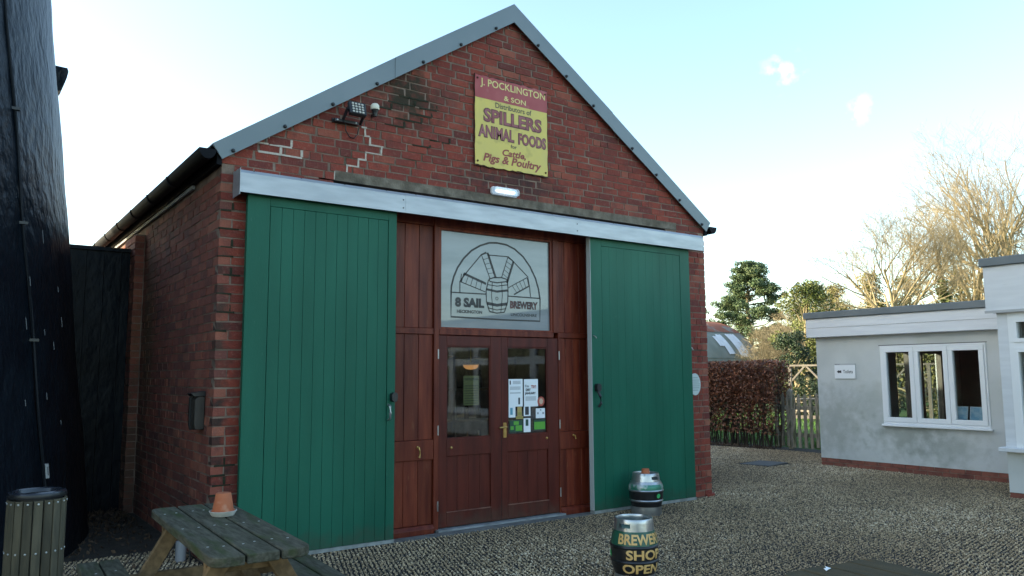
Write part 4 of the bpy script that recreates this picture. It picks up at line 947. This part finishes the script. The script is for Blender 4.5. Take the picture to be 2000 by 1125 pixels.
t2 = picnic_table('picnic_table', 'dark damp picnic table at the bottom right with a white scrap on it', (1.19, -5.755, 0), rad(-7), 4, .138, .85, wood_dark, wood_dark, screws=False)
sc = thing('paper_scrap', 'small white scrap lying on the dark picnic table', 'scrap', (1.228, -4.962, .7525), rad(20))
m = MB(); P = [(-.030, -.008, .0), (-.012, .006, .005), (.004, -.002, .002), (.020, .008, .006), (.034, .002, .001), (.026, -.014, .0), (.006, -.016, .004), (-.012, -.010, .001)]
m.add(P + [(a, c, d + .002) for a, c, d in P], [tuple(range(7, -1, -1)), tuple(range(8, 16))] + [(i, (i + 1) % 8, 8 + (i + 1) % 8, 8 + i) for i in range(8)]); m.build('torn_paper', white_m, sc)

# slatted litter bin, pipe stub
bn = thing('litter_bin', 'timber slatted litter bin with a black liner in front of the black tower', 'litter bin', (-1.315, -.73, 0), rad(8))
m = MB(); m.lathe([(0, .02), (.150, .02), (.150, .785), (.172, .785), (.176, .80), (.172, .815), (.135, .82), (.132, .70), (0, .66)], 40); m.build('liner', black_m, bn, smooth=True, angle=35)
slat_m = M('bin_slat_timber', (.125, .105, .068), (.075, .066, .045), 4, .8, .35, 40, stretch=(5, 5, .8), rnd=.3, spec=.2)
for k in range(18):
    a = 2 * pi * k / 18; ca, sa = cos(a), sin(a)
    def W_(u, v, z): return (ca * v - sa * u, sa * v + ca * u, z)
    m = MB(); P = [W_(u, v, z) for z in (.03, .775) for u, v in ((-.0255, .155), (.0255, .155), (.0255, .174), (-.0255, .174))]; m.add(P, [(3, 2, 1, 0), (4, 5, 6, 7), (0, 1, 5, 4), (1, 2, 6, 5), (2, 3, 7, 6), (3, 0, 4, 7)])
    s_ = m.build('slat', slat_m, bn, bevel=.003)
    for z in (.755, .44, .12):
        m = MB(); m.lathe([(.0075, 0), (.006, .004), (0, .006)], 8); m.v = [W_(q[0], .1742 + q[2], z + q[1]) for q in m.v]; m.build('bolt', screwm, s_)
bg_ = MB(); bg_.lathe([(.128, .80), (.135, .822), (.150, .828), (.168, .822), (.172, .812)], 40); bg_.build('bag_rim', M('bin_bag', (.02, .022, .03), rough=.2), bn, smooth=True)
pp = thing('pipe_stub', 'short white pipe with a black cable at the side wall foot', 'pipe', (-.13, .35, 0))
m = MB(); m.lathe([(0, 0), (.045, 0), (.045, .17), (.038, .17), (.038, .12), (0, .12)], 20); m.build('pipe', M('white_pipe', (.33, .33, .34), rough=.5), pp, smooth=True, angle=35)
m = MB(); m.tube([(.0, -.02, .2), (.02, -.05, .24), (.05, -.07, .15), (.06, -.09, .0)], .007, 6); m.build('cable', black_m, pp)

# ------------------------------------------------------------------ fence, hedge, lawn things
fence_m = M('grey_fence_timber', (.19, .175, .14), (.26, .24, .195), 5, .85, .4, 40, stretch=(4, 4, .8), rnd=.2, spots=((.05, .07, .03), 3, .5, .65))
fe = thing('picket_fence', 'grey timber picket fence between the beech hedge and the white annexe', 'fence', (12.68, 3.6, 0))
pk = MB(); pk.prism([(-.035, .05), (.035, .05), (.035, 1.06), (.022, 1.085), (.034, 1.115), (0, 1.165), (-.034, 1.115), (-.022, 1.085), (-.035, 1.06)], -.022, .0, 'x')
pm = None
for k in range(18):
    y = -.02 - k * .139
    if pm is None: o = pk.build('picket', fence_m, fe, bevel=.002); pm = o.data
    else: o = bpy.data.objects.new('picket', pm); COL.objects.link(o); o.parent = fe
    o.location = (RNG.uniform(-.004, .004), y, RNG.uniform(-.02, .02)); o.rotation_euler = (RNG.gauss(0, .012), 0, 0)
for y in (-.33, -2.35):
    m = MB(); m.box(.0, .09, y - .045, y + .045, 0, 1.20); m.add([(.0, y - .045, 1.2005), (.09, y - .045, 1.2005), (.09, y + .045, 1.2005), (.0, y + .045, 1.2005), (.045, y, 1.27)], [(0, 1, 4), (1, 2, 4), (2, 3, 4), (3, 0, 4)]); m.build('post', fence_m, fe)
for z in (.30, .86):
    m = MB(); m.box(.001, .04, -2.43, .02, z - .04, z + .04); m.build('rail', fence_m, fe)

hg_leaf = M('beech_leaf_brown', (.13, .042, .022), (.24, .095, .045), 9, .50, rnd=.55)
hg = thing('beech_hedge', 'clipped brown-leaved beech hedge beyond the brewery corner', 'hedge', (12.7, 3.5, 0))
hr = random.Random(11); m = MB()
def hedge_top(y): return 1.86 + .05 * mn.noise(Vector((y * 1.7, 0, 3))) + .03 * mn.noise(Vector((y * 6, 0, 1)))
for k in range(30000):
    near = hr.random() < .62
    y = hr.uniform(-.06, 2.6) if near else hr.uniform(2.6, 10.5)
    zt = hedge_top(y); z = hr.uniform(.10, 1) ** .8 * zt
    if z < .95 and hr.random() < .40 + .18 * (.35 < z < .75): continue
    x = hr.choice((-1, 1)) * hr.triangular(.05, .38, .36) if hr.random() < .85 else hr.uniform(-.36, .36)
    if z > zt - .12: x = hr.uniform(-.36, .36)
    x += .05 * mn.noise(Vector((y * 2.2, z * 2.2, x)))
    leaf(m, (x, y, z), hr.uniform(.045, .085), hr)
m.build('foliage', hg_leaf, hg, kind='stuff')
m = MB()
for k in range(150):
    y = hr.uniform(0, 10.3) if k > 70 else hr.uniform(0, 2.6); x = hr.uniform(-.22, .22)
    p = [Vector((x, y, 0))]
    for j in range(4): p.append(p[-1] + Vector((hr.gauss(0, .05), hr.gauss(0, .06), .42)))
    m.tube(p, [.016, .012, .010, .007, .004], 5)
    for j in range(7):
        q = p[0].lerp(p[3], hr.uniform(.15, 1)); m.tube([q, q + Vector((hr.gauss(0, .14), hr.gauss(0, .2), hr.uniform(0, .25)))], [.005, .003], 3)
m.build('stems', M('hedge_stem', (.045, .035, .025), rough=.9), hg)
# dead leaves under the hedge and in the corner by the tower
lit_m = M('dead_leaf', (.045, .026, .015), (.085, .05, .026), 8, .8, rnd=.5)
m = MB(); lr = random.Random(4)
for k in range(2600):
    if k < 1400: x = -1.25 + 1.25 * lr.random(); y = 3.42 - abs(lr.gauss(0, 1.0)); z = .008 + .05 * lr.random() * (1 if y > 2.4 else .3)
    else: x = 12.28 + abs(lr.gauss(0, .25)) - .2; y = lr.uniform(3.4, 7); z = .01 + .02 * lr.random()
    if math.hypot(x - TC[0], y - TC[1]) < TR or (x > -.1 and y > -.1 and x < 6.3) or y < .1: continue
    leaf(m, (x, y, z), lr.uniform(.02, .055), lr)
m.build('leaf_litter', lit_m, None, kind='stuff')['label'] = 'brown dead leaves lying on the ground'
# grass blades
gm = M('grass_blade', (.05, .13, .015), (.09, .19, .03), 3, .8, rnd=.35); m = MB(); gr = random.Random(5)
for k in range(16000):
    y = gr.uniform(1.3, 14); x = 13.0 + 12 * gr.random() ** 1.4; a = gr.uniform(0, pi); h = gr.uniform(.04, .11); w = .012
    m.cur = gr.random(); m.add([(x - w * cos(a), y - w * sin(a), 0), (x + w * cos(a), y + w * sin(a), 0), (x + gr.gauss(0, .03), y + gr.gauss(0, .03), h)], [(0, 1, 2)])
m.build('grass', gm, None, kind='stuff')['label'] = 'mown grass behind the hedge'

pale_wood = M('pale_timber', (.19, .17, .135), (.14, .12, .10), 4, .8)
t3 = picnic_table('garden_table', 'pale picnic table on the sunlit grass seen between the fence pickets', (21.9, 8.55, 0), rad(62), 5, .14, .95, pale_wood, pale_wood, screws=False, group='picnic tables on the lawn')
t4 = copy_tree(t3); t4.location = (20.4, 11.6, 0); t4.rotation_euler.z = rad(48); t4['label'] = 'pale picnic table on the sunlit grass seen through the foot of the hedge'
pg = thing('timber_pergola', 'pale timber pergola frame with diagonal braces behind the annexe and fence', 'pergola', (17.3, 6.45, 0), rad(14))
for k in range(5):
    y = -k * .88
    m = MB(); m.box(-.04, .04, y - .04, y + .04, 0, 1.77); m.build('post', pale_wood, pg)
    for s in (-1, 1):
        if (k == 0 and s > 0) or (k == 4 and s < 0): continue
        m = MB(); m.beam((.0, y + s * .03, 1.36), (.0, y + s * .42, 1.775), .045, .05, up=(1, 0, 0)); m.build('brace', pale_wood, pg)
m = MB(); m.box(-.035, .035, -3.7, .1, 1.7715, 1.82); m.build('top_beam', pale_wood, pg)
for k in range(4):
    m = MB(); m.box(-.02, .02, -k * .88 - .838, -k * .88 - .042, .34, .43); m.build('low_rail', pale_wood, pg)

# nissen hut
hut_m = M('hut_sheet_green', (.17, .19, .155), (.22, .235, .20), 1.2, .7, .1, 10, spots=((.20, .085, .05), .55, .55, .66))
hut_r = M('rusty_sheet', (.25, .085, .045), (.21, .19, .16), .9, .8, lo=.52, hi=.60)
hut_w = M('whitened_sheet', (.72, .74, .76), (.60, .62, .64), 2, .6)
hu = thing('nissen_hut', 'rusty curved corrugated hut beyond the hedge with pale patched sheets', 'hut', (33.0, 28.5, 0))
def arc_sheet(x0, x1, t0, t1, r, mat, name='roof_sheet'):
    n = max(3, int((t1 - t0) / 3)); k = int((x1 - x0) / .11); V = []
    for i in range(k + 1):
        x = x0 + (x1 - x0) * i / k; rr = r + .018 * (1 if i % 2 else -1)
        for j in range(n + 1):
            a = rad(t0 + (t1 - t0) * j / n); V.append((x, -rr * cos(a), rr * sin(a)))
    m = MB(); m.add(V, [(i * (n + 1) + j, (i + 1) * (n + 1) + j, (i + 1) * (n + 1) + j + 1, i * (n + 1) + j + 1) for i in range(k) for j in range(n)]); return m.build(name, mat, hu, smooth=True)
for k in range(8):
    xa = -7.5 + k * 1.75; xb = xa + 1.76
    arc_sheet(xa, xb, 0, 31, 5.0, hut_m); arc_sheet(xa, xb, 30, 57, 5.03, hut_m); arc_sheet(xa, xb, 56, 92, 5.06, hut_r); arc_sheet(xa, xb, 91, 180, 5.03, hut_m)
for xa, xb, ta, tb in ((3.75, 4.3, 33, 52), (4.75, 5.65, 31, 53), (3.35, 3.7, 40, 50)): arc_sheet(xa, xb, ta, tb, 5.09, hut_w, 'patch_sheet')
for x in (-7.45, 6.42):
    m = MB(); m.prism([(-4.97 * cos(rad(6 * k)), 4.97 * sin(rad(6 * k))) for k in range(31)], x, x + .08, 'x'); m.build('end_wall', hut_m, hu)

# ------------------------------------------------------------------ trees
bark = M('winter_bark', (.30, .25, .14), (.21, .17, .10), 3, .9)
twig = M('winter_twig', (.27, .225, .135), (.20, .165, .10), 2, .9)
def grow(T, C_, p, d, L, r, lvl, rng, cfg):
    n = 4 if lvl < 3 else 3; pts = [p]; dd = d
    for i in range(n):
        dd = (dd + Vector((rng.gauss(0, cfg['wob']), rng.gauss(0, cfg['wob']), rng.gauss(cfg['up'], .05)))).normalized(); pts.append(pts[-1] + dd * (L / n))
    rads = [max(.0042, r * (1 - .55 * i / n)) for i in range(n + 1)]
    (T if r > .035 else C_).tube(pts, rads, 6 if r > .06 else (4 if r > .02 else 3), cap=False)
    if lvl >= cfg['max']: return
    k = cfg['kids'][lvl]
    for c in range(k):
        t = (.30 + .70 * (c + rng.random() * .8) / k) if lvl else (cfg['t0'] + (1 - cfg['t0']) * (c + rng.random()) / k)
        t = min(t, .999); i = int(t * n); q = pts[i].lerp(pts[i + 1], t * n - i); ax = (pts[i + 1] - pts[i]).normalized()
        perp = ax.cross(Vector((rng.gauss(0, 1), rng.gauss(0, 1), rng.gauss(0, 1)))).normalized(); a = rng.uniform(*cfg['ang'])
        grow(T, C_, q, (ax * cos(a) + perp * sin(a)), L * rng.uniform(*cfg['len']) * (1.15 - .4 * t), max(.0042, rads[i] * rng.uniform(.42, .62)), lvl + 1, rng, cfg)
def bare_tree(label, loc, h, r, seed, cat='tree', trunk_len=.55, **kw):
    cfg = dict(wob=.10, up=.05, max=5, kids=[9, 6, 5, 4, 3], t0=.45, ang=(.45, .95), len=(.55, .78)); cfg.update(kw)
    t = thing('bare_tree', label, cat, loc, group='bare winter trees behind the annexe'); rng = random.Random(seed); T = MB(); C_ = MB()
    grow(T, C_, Vector((0, 0, -.05)), Vector((rng.gauss(0, .04), rng.gauss(0, .04), 1)), h * trunk_len, r, 0, rng, cfg)
    zmax = max(v[2] for v in C_.v); s = h / zmax
    for m in (T, C_): m.v = [(a * s, b_ * s, c * s) for a, b_, c in m.v]
    T.build('trunk', bark, t, smooth=True); C_.build('crown', twig, t); return t
bare_tree('pale bare tree with a wide fan of branches above the middle of the annexe roof', (33.1, 12.0, 0), 10.3, .22, 21, t0=.45, ang=(.35, .85), up=.05, kids=[11, 6, 5, 4, 3])
bare_tree('tall bare tree left of the tallest, behind the right end of the annexe roof', (42.6, 12.7, 0), 12.8, .24, 33, t0=.30, ang=(.3, .8), kids=[8, 5, 4, 4, 2], up=.03)
bare_tree('tallest bare tree above the white block at the right edge', (44.1, 10.6, 0), 15.8, .28, 47, t0=.30, ang=(.3, .8), kids=[10, 6, 5, 4, 2], up=.03)
bare_tree('bare tree at the right edge partly behind the white block', (45.2, 8.3, 0), 14.8, .25, 52, t0=.30, ang=(.3, .8), kids=[9, 6, 4, 4, 2], up=.03)
bare_tree('slender bare tree between the fan-shaped tree and the tallest trees', (40.2, 13.6, 0), 8.6, .15, 61, t0=.35, ang=(.4, .9), kids=[6, 5, 3, 3, 2])
bare_tree('small golden bare tree left of the annexe roof corner behind the pine', (42.6, 22.5, 0), 7.4, .14, 71, kids=[14, 7, 5, 4, 3], len=(.5, .7), t0=.3)
bare_tree('rounded golden bare tree rising behind the annexe roof corner', (40.6, 18.9, 0), 6.9, .12, 73, kids=[14, 7, 5, 4, 3], len=(.5, .75), t0=.25, ang=(.4, 1.0))
bare_tree('tangled golden bare thicket tree between the hut and the dark evergreen', (36.6, 22.0, 0), 4.6, .10, 81, kids=[13, 7, 5, 4, 2], len=(.5, .8), t0=.1, ang=(.4, 1.0))
bare_tree('low golden bare thicket tree beside the hut end', (37.9, 20.6, 0), 4.9, .10, 83, kids=[13, 7, 5, 4, 2], len=(.5, .8), t0=.1, ang=(.4, 1.0))
lf_ever = M('evergreen_leaf', (.035, .075, .018), (.065, .11, .025), 1.5, .6, rnd=.4)
lf_ivy = M('ivy_leaf', (.085, .11, .02), (.14, .155, .04), 1.5, .6, rnd=.4)
lf_dark = M('dark_shade_evergreen_leaf', (.016, .034, .014), (.03, .055, .02), 2, .6, rnd=.4)  # leaf kept dark: the shade behind the pergola is put into its colour
lf_olive = M('olive_shrub_leaf', (.12, .12, .03), (.17, .15, .04), 1.5, .7, rnd=.4)
needle = M('pine_needle', (.065, .11, .045), (.10, .14, .055), 1.2, .7, rnd=.35)
def clumps(m, blobs, dens, sz, rng):
    for (c, r3) in blobs:
        k = int(dens * r3[0] * r3[2])
        for i in range(k):
            d = Vector((rng.gauss(0, 1), rng.gauss(0, 1), rng.gauss(0, 1))).normalized() * (rng.random() ** .4)
            leaf(m, (c[0] + d.x * r3[0], c[1] + d.y * r3[1], c[2] + d.z * r3[2]), sz * rng.uniform(.6, 1.3), rng)
def leafy(name, label, loc, h, hw, mat, seed, nb=26, sz=.14, dens=420, cat='tree', zlo=.12, group=None, br=.34, trunk_r=.12):
    t = thing(name, label, cat, loc, group=group); rng = random.Random(seed); m = MB(); tr = MB(); bl_ = []
    tr.tube([(0, 0, -.05), (.05, 0, h * .4), (0, .05, h * .85)], [trunk_r, trunk_r * .7, trunk_r * .2], 7)
    for k in range(nb):
        zf = zlo + (1 - zlo) * (k + rng.random()) / nb; w = hw * (math.sin(pi * min(1, .18 + zf * .80)) ** .6); a = rng.uniform(0, 2 * pi); q = rng.uniform(.3, .95) * w
        r = hw * br * rng.uniform(.55, 1.2); c = (q * cos(a), q * sin(a), min(h * zf, h - r * .7)); bl_.append((c, (r, r, r * .75)))
        tr.tube([(0, 0, c[2] * .75), (c[0] * .5, c[1] * .5, c[2] * .92), c], [trunk_r * .35, trunk_r * .22, .01], 4)
    clumps(m, bl_, dens, sz, rng)
    tr.build('trunk', bark, t, smooth=True); m.build('crown', mat, t); return t
leafy('evergreen_tree', 'yellow-green ivy-covered tree left of the annexe roof corner', (28.3, 13.3, 0), 5.6, 1.5, lf_ivy, 5, nb=44, sz=.105, dens=1500)
leafy('dark_evergreen', 'dark rounded evergreen just left of the annexe wall', (22.7, 10.0, 0), 3.1, .95, lf_dark, 6, nb=34, sz=.09, dens=2800, zlo=.05)
leafy('dark_evergreen', 'dark evergreen behind the pergola and the picket fence', (24.2, 8.6, 0), 2.6, 1.5, lf_dark, 66, nb=44, sz=.09, dens=2200, zlo=.03)
# pine: open tiers of needle tufts on visible limbs
pn = thing('pine_tree', 'tall dark pine with open tiers standing beyond the hut', 'tree', (46.1, 29.9, 0)); rng = random.Random(9); tr = MB(); m = MB()
tr.tube([(0, 0, -.05), (.15, 0, 3.2), (-.1, .1, 6.5), (0, 0, 9.3)], [.26, .20, .12, .03], 8)
for k in range(48):
    zf = (k + .5) / 48; z = 3.4 + 6.2 * zf; reach = 3.35 * (1 - zf) ** .62 * rng.uniform(.55, 1.1) + .25; a = k * 2.4 + rng.uniform(-.5, .5)
    e = Vector((reach * cos(a), reach * sin(a), z + reach * rng.uniform(.05, .30))); tr.tube([(0, 0, z - .2), (e.x * .5, e.y * .5, z), e], [.06, .035, .012], 4)
    bl_ = []
    for j in range(7): q = Vector((0, 0, z - .1)).lerp(e, rng.uniform(.45, 1.08)) + Vector((rng.gauss(0, .22), rng.gauss(0, .22), rng.gauss(.05, .10))); r = rng.uniform(.28, .55); bl_.append((q, (r, r, r * .6)))
    clumps(m, bl_, 1150, .15, rng)
tr.build('trunk', bark, pn, smooth=True); m.build('crown', needle, pn)
# ivy-clad leaning trunk
iv = thing('ivy_clad_tree', 'slim leaning trunk wrapped in ivy right of the fan-shaped bare tree', 'tree', (37.5, 11.5, 0)); rng = random.Random(19); tr = MB(); m = MB(); tw = MB()
ax = [Vector((0, 0, -.05)), Vector((-.15, .02, 3)), Vector((-.5, .10, 6.0)), Vector((-.9, .15, 8.4))]
tr.tube(ax, [.18, .15, .10, .03], 7)
for k in range(40):
    f_ = rng.random(); q = ax[1].lerp(ax[2], f_) if rng.random() < .75 else ax[0].lerp(ax[1], rng.uniform(.6, 1)); r = rng.uniform(.28, .48) * (1 - .35 * f_)
    clumps(m, [(q + Vector((rng.gauss(0, .14), rng.gauss(0, .14), 0)), (r, r, r))], 620, .17, rng)
for k in range(26):
    q = ax[1].lerp(ax[2], rng.random()) if k % 2 else ax[2].lerp(ax[3], rng.random()); grow(tw, tw, q, Vector((rng.gauss(0, .6), rng.gauss(0, .6), .8)).normalized(), 1.5, .03, 2, rng, dict(wob=.1, up=.04, max=4, kids=[0, 0, 6, 4], t0=.3, ang=(.4, .9), len=(.5, .75)))
tr.build('trunk', bark, iv, smooth=True); m.build('ivy', lf_ivy, iv); tw.build('crown', twig, iv)
for k, (x, y, h, hw, ma, lab) in enumerate(((38.4, 18.4, 6.6, 1.5, lf_olive, 'olive shrub peeping over the left half of the annexe roof'), (39.6, 16.9, 7.2, 1.6, lf_olive, 'rounded olive shrub behind the fan-shaped bare tree'), (41.2, 15.6, 7.0, 1.5, lf_olive, 'olive shrub right of the fan-shaped bare tree trunk'), (44.0, 13.9, 7.4, 1.7, lf_olive, 'olive shrub under the tall bare trees'), (46.5, 11.6, 7.9, 1.8, lf_olive, 'olive shrub beside the white block edge'))):
    leafy('shrub', lab, (x, y, 0), h, hw, ma, 90 + k, nb=24, sz=.12, dens=1100, cat='shrub', zlo=.3, group='shrubs behind the annexe roof')
for k, (x, y, h, hw, lab) in enumerate(((21.2, 5.0, 2.9, 1.1, 'olive leafy shrub seen through the left light of the annexe window'), (23.0, 4.6, 3.0, 1.2, 'olive leafy shrub seen through the middle light of the annexe window'))):
    leafy('shrub', lab, (x, y, 0), h, hw, lf_olive, 190 + k, nb=26, sz=.12, dens=420, cat='shrub', zlo=.08)
# far wood that closes the view
m = MB(); wr = random.Random(77)
for k in range(30000):
    f_ = wr.uniform(-.35, 1.5); c = Vector((31, 33, 0)).lerp(Vector((56, 4, 0)), f_); d = wr.gauss(0, 1.2)
    zt = 3.5 + 1.3 * mn.noise(Vector((f_ * 9, 0, 0))) + .7 * mn.noise(Vector((f_ * 31, 4, 0))); leaf(m, (c.x + 4 + d, c.y + 4 + d, zt * wr.random() ** .8), wr.uniform(.2, .42), wr)
m.build('woodland', M('woodland_leaf', (.045, .05, .02), (.10, .085, .035), .5, .9, rnd=.4), None, kind='stuff')['label'] = 'dim mass of woodland closing the view beyond the lawn'

# ------------------------------------------------------------------ gravel: pebbles sitting in a honeycomb grid
gv = np.random.default_rng(12)
def blocked(x, y):
    return ((x > -.02) & (x < 6.36) & (y > -.02)) | ((x > 10.56) & (y < 1.17)) | ((x > 9.17) & (y < -2.38)) | (np.hypot(x - TC[0], y - TC[1]) < TR + .01) | (x > 12.3) | ((x < .0) & (y > .9)) | ((x > 1.4) & (x < 4.5) & (y > -.1)) | ((np.abs(x - 9.92) < .37) & (np.abs(y - 1.88) < .34))
pitch = .043; rowh = pitch * .866
xs = np.arange(-2.2, 12.9, pitch); ys = np.arange(-6.9, 6.4, rowh)
X, Y_ = np.meshgrid(xs, ys); X = X + (np.arange(len(ys)) % 2)[:, None] * pitch / 2
ca_, sa_ = cos(rad(11)), sin(rad(11)); X, Y_ = (X - 5) * ca_ - (Y_ + 1) * sa_ + 5, (X - 5) * sa_ + (Y_ + 1) * ca_ - 1
P0 = np.stack([X.ravel(), Y_.ravel(), np.zeros(X.size)], 1)
D = P0 - np.array(CAM); w_ = D @ np.array(_f); uu = (D @ np.array(_r)) / np.maximum(w_, .01) * 1532; vv = -(D @ np.array(_u)) / np.maximum(w_, .01) * 1532
ok = (w_ > .3) & (np.abs(uu) < 1900) & (vv < 1150) & ~blocked(P0[:, 0], P0[:, 1]); P0 = P0[ok]
per = 5
P1 = np.repeat(P0, per, 0); n_ = len(P1)
an_ = gv.uniform(0, 2 * np.pi, n_); rr_ = .0118 * np.sqrt(gv.random(n_)); loose = gv.random(n_) < .06
rr_ = np.where(loose, .03 * gv.random(n_), rr_)
P1[:, 0] += rr_ * np.cos(an_); P1[:, 1] += rr_ * np.sin(an_); P1[:, 2] = gv.uniform(.0, .008, n_)
P1 = P1[~blocked(P1[:, 0], P1[:, 1])]; n_ = len(P1)
px_, py_ = P1[:, 0], P1[:, 1]
patch = .5 + .25 * np.sin(px_ * 1.3 + 1.7 * np.sin(py_ * .9)) + .25 * np.sin(py_ * 2.1 + 1.3 * np.sin(px_ * .7 + 2)) + .12 * np.sin(px_ * 5.1 + 2 * np.sin(py_ * 4.3))
big = .86 + .22 * patch + np.where(gv.random(n_) < .03, .5, 0)
me = bpy.data.meshes.new('gravel'); me.vertices.add(n_); me.vertices.foreach_set('co', P1.astype(np.float32).ravel())
for nm, arr, ty in (('tone', np.clip(gv.random(n_) * (.78 + .34 * patch), 0, 1), 'FLOAT'), ('size', np.clip(gv.uniform(.0048, .0088, n_) * big, .003, .02), 'FLOAT')): at = me.attributes.new(nm, ty, 'POINT'); at.data.foreach_set('value', arr.astype(np.float32))
at = me.attributes.new('turn', 'FLOAT_VECTOR', 'POINT'); at.data.foreach_set('vector', gv.uniform(-.9, .9, (n_, 3)).astype(np.float32).ravel() * np.tile(np.array([1, 1, 3.4], np.float32), n_))
gvm = M('pebble', (.3, .27, .2), rough=.8); t = gvm.node_tree; n = t.nodes; l = t.links
a = n.new('ShaderNodeAttribute'); a.attribute_type = 'INSTANCER'; a.attribute_name = 'tone'; r = n.new('ShaderNodeValToRGB'); e = r.color_ramp.elements
e[0].color = (.05, .045, .040, 1); e[1].color = (.74, .61, .43, 1)
for p, c in ((.14, (.11, .09, .07)), (.22, (.20, .145, .088)), (.5, (.36, .26, .15)), (.8, (.49, .365, .22)), (.93, (.61, .47, .30))): q = e.new(p); q.color = rgba(c)
l.new(a.outputs['Fac'], r.inputs[0]); l.new(r.outputs[0], n['Principled BSDF'].inputs['Base Color'])
me.materials.append(gvm)
go = bpy.data.objects.new('gravel', me); COL.objects.link(go); go['kind'] = 'stuff'; go['label'] = 'pale pebbles filling the honeycomb grid of the courtyard'
ng = bpy.data.node_groups.new('scatter_pebbles', 'GeometryNodeTree'); ng.interface.new_socket('Geometry', in_out='INPUT', socket_type='NodeSocketGeometry'); ng.interface.new_socket('Geometry', in_out='OUTPUT', socket_type='NodeSocketGeometry')
n = ng.nodes; l = ng.links; gi = n.new('NodeGroupInput'); gO = n.new('NodeGroupOutput')
ico = n.new('GeometryNodeMeshIcoSphere'); ico.inputs['Radius'].default_value = 1; ico.inputs['Subdivisions'].default_value = 1
tf = n.new('GeometryNodeTransform'); tf.inputs['Scale'].default_value = (1.25, .95, .72); l.new(ico.outputs[0], tf.inputs['Geometry'])
sm = n.new('GeometryNodeSetMaterial'); sm.inputs['Material'].default_value = gvm; l.new(tf.outputs[0], sm.inputs[0])
ip = n.new('GeometryNodeInstanceOnPoints'); l.new(gi.outputs[0], ip.inputs['Points']); l.new(sm.outputs[0], ip.inputs['Instance'])
for nm, ty, sk in (('size', 'FLOAT', 'Scale'), ('turn', 'FLOAT_VECTOR', 'Rotation')):
    na = n.new('GeometryNodeInputNamedAttribute'); na.data_type = ty; na.inputs['Name'].default_value = nm
    l.new([o for o in na.outputs if o.enabled][0], ip.inputs[sk])
l.new(ip.outputs[0], gO.inputs[0])
md = go.modifiers.new('scatter', 'NODES'); md.node_group = ng
